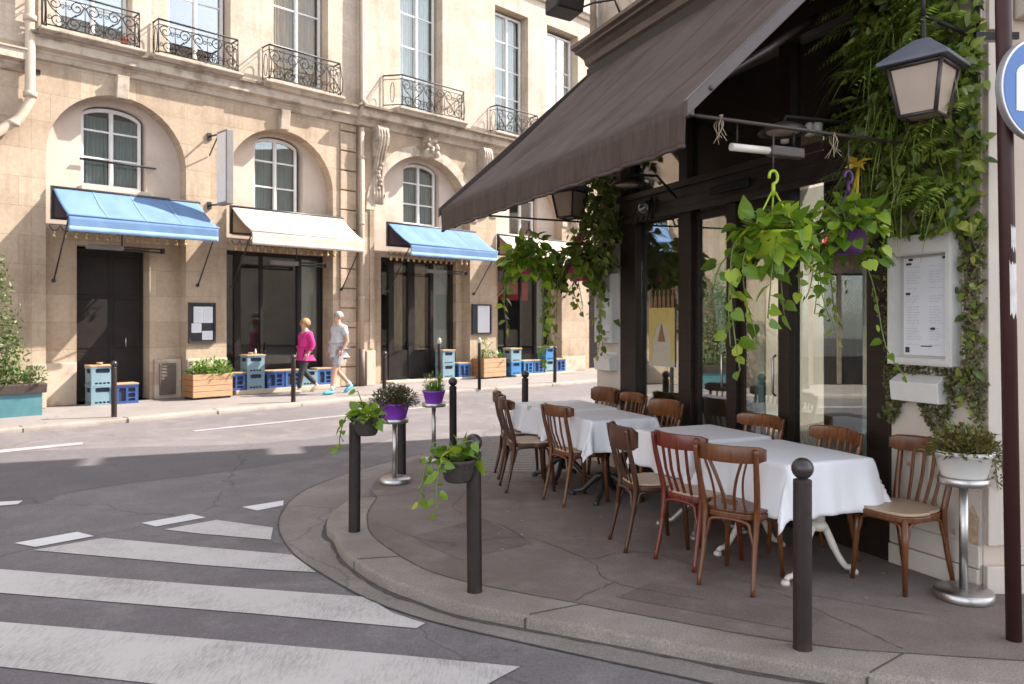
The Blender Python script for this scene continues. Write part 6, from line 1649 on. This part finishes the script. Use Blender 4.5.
# dark baskets on two bollards
def basket(label, loc, seed, vines, n, L):
    random.seed(seed); r=thing('plant_basket', label, 'plant basket', loc)
    MB().lathe([(.001,0),(.065,0),(.08,.02),(.1,.11),(.107,.115),(.107,.13),(.095,.13),(.09,.1)],n=22).build('basket', M['pot_dark'], r)
    b=MB()
    for sg in (-1,1): b.tube([(sg*.1,-.02,.12),(sg*.135,0,.15),(sg*.1,.02,.12)],.007,6)
    b.build('handle', M['pot_dark'], r); MB().lathe([(.001,.1),(.09,.1)],n=14).build('soil', M['soil'], r)
    b=MB(); bs=MB(); tuft(b,(0,0,.1),n,(.115,.1,.14),L,L*.85,True,.1); stems(bs,(0,0,.1),16,(.12,.1,.16),.003)
    for pts,k in vines: vine(b,bs,[Vector(p) for p in pts],k,L*.9)
    b.build('foliage', M['leaf_pothos'], r); bs.build('stems', M['stem'], r)
basket('small dark woven basket of pothos on the bollard at the kerb corner',(-1.085,5.83,.74),71,[([(-.05,0,.1),(-.14,-.02,.15),(-.19,-.03,.02),(-.2,-.03,-.1)],9),([(0,0,.1),(-.04,0,.25),(-.07,0,.33)],3)],40,.085)
basket('dark woven basket of bright trailing pothos on the side of the second bollard',(-.315,4.52,.665),72,[([(-.05,-.02,.1),(-.15,-.05,.16),(-.2,-.06,.0),(-.21,-.06,-.12)],12),([(-.03,-.05,.1),(-.09,-.13,.12),(-.11,-.15,-.04),(-.1,-.15,-.16)],10),([(0,0,.1),(.02,-.06,.22),(.09,-.08,.25)],3),([(-.06,0,.1),(-.12,.0,.22),(-.16,0,.2)],4)],36,.078)

# ------------------------------------------------------------------ sign pole and round sign at the right edge
r=thing('sign_pole','maroon street sign pole with a torn sticker at the right edge','pole',(2.51,3.9,0))
lean=.055/3.2
b=MB(); b.lathe([(.036,-.02),(.036,3.24),(.028,3.26),(.001,3.265)],n=20,M=Matrix.Rotation(-lean,4,'Y')); b.build('post', M['pole'], r)
b=MB()
for z0,z1,a0,a1 in ((1.62,1.9,-110,-20),(1.95,2.08,-95,-30)):
    k=8; vs=[]
    for i in range(k+1):
        a=rad(a0+(a1-a0)*i/k)
        for z in (z0+.02*math.sin(i*2.1),z1-.03*abs(math.sin(i*1.7))): vs.append((.0372*math.cos(a)-lean*z,.0372*math.sin(a),z))
    b.add(vs,[(2*i,2*i+2,2*i+3,2*i+1) for i in range(k)])
b.build('torn_sticker', M['sticker'], r)
sg=thing('round_sign','round blue sign with a white bent arrow on the maroon pole','sign',(2.588,3.86,2.73),0)
SR=.255
RX=Matrix.Rotation(PI/2,4,'X'); RT=Matrix.Rotation(rad(33),4,'Z')@RX
sg.rotation_euler=(0,0,rad(17))
def disc(b,r_,y0,y1,n=56):
    b.add([(r_*math.cos(2*PI*i/n),y0,r_*math.sin(2*PI*i/n)) for i in range(n)]+[(r_*math.cos(2*PI*i/n),y1,r_*math.sin(2*PI*i/n)) for i in range(n)],
      [tuple(range(n)),tuple(range(n,2*n))[::-1]]+[((i+1)%n,i,n+i,n+(i+1)%n) for i in range(n)]); return b
disc(MB(),SR,-.03,.004).build('rim', M['sign_grey'], sg, bevel=.006)
disc(MB(),SR*.985,-.034,-.0305).build('white_border', M['sign_white'], sg)
disc(MB(),SR*.945,-.0375,-.0345).build('blue_face', M['sign_blue'], sg)
arrow=[(-.165,-.115),(-.165,.06)]+[(-.075+.09*math.cos(rad(a)),.06+.06*math.sin(rad(a))) for a in range(170,85,-12)]+[(.06,.12),(.06,.175),(.17,.1),(.06,.025),(.06,.08),(-.075,.08)]+[(-.075+.045*math.cos(rad(a)),.06+.022*math.sin(rad(a))) for a in range(95,185,15)]+[(-.12,-.115)]
MB().panel(arrow,[],-.0405,-.038).build('white_arrow', M['sign_white'], sg)
b=MB()
for z in (-.12,.12): b.box(-.05,.05,.0205,.09,z-.02,z+.02)
b.build('clamp', M['sign_grey'], sg)

# block across the side street (fills the reflections in the shop windows)
bb_=thing('stone_building','plain pale stone building far down the side street, behind the corner restaurant','building',(24,30,0),math.atan2(-1,.12))
wins=[rect(x,x+1.3,z,z+2.2) for x in range(-22,22,4) for z in (1.0,4.6,8.2)]
MB().panel(rect(-25,25,0,12.5),wins,0,.4).build('wall',M['stone_up'],bb_)
MB().box(-25,25,.45,6,0,12.4).build('room_wall',M['interior'],bb_)
# ------------------------------------------------------------------ light, sky, camera
AZ=Vector((.935,.35,0)).normalized(); EL=rad(42)
w=bpy.data.worlds.new('World'); scene.world=w; w.use_nodes=True; nt=w.node_tree
sky=nt.nodes.new('ShaderNodeTexSky'); sky.sky_type='NISHITA'; sky.sun_disc=False; sky.sun_elevation=EL; sky.sun_rotation=math.atan2(AZ.x,AZ.y)
sky.dust_density=.8; sky.ozone_density=1.0
hs=nt.nodes.new('ShaderNodeHueSaturation'); hs.inputs['Saturation'].default_value=.38; nt.links.new(sky.outputs[0],hs.inputs['Color'])
bg=nt.nodes['Background']; nt.links.new(hs.outputs[0],bg.inputs[0]); bg.inputs[1].default_value=.15
sd=bpy.data.lights.new('sun','SUN'); sd.energy=3.6; sd.angle=rad(.53); sd.color=(1,.945,.87)
so=bpy.data.objects.new('sun',sd); COL.objects.link(so)
dirv=-(AZ*math.cos(EL)+Vector((0,0,math.sin(EL)))); so.rotation_euler=dirv.to_track_quat('-Z','Y').to_euler(); so.location=(20,8,25)
cam=bpy.data.cameras.new('camera'); co=bpy.data.objects.new('camera',cam); COL.objects.link(co); scene.camera=co
co.location=(0,0,1.6); co.rotation_euler=(PI/2,0,0); cam.sensor_width=36; cam.lens=36*780/1024; cam.shift_y=-22/1024
cam.clip_start=.05; cam.clip_end=500
cam.dof.use_dof=True; cam.dof.focus_distance=5.6; cam.dof.aperture_fstop=3.2
vs_=scene.view_settings; scene.display_settings.display_device='sRGB'; vs_.view_transform='Standard'; vs_.look='None'; vs_.exposure=1.9; vs_.gamma=1; vs_.use_curve_mapping=False
cy=scene.cycles; cy.use_denoising=True; cy.max_bounces=10; cy.transparent_max_bounces=16; cy.caustics_refractive=False; cy.sample_clamp_indirect=6
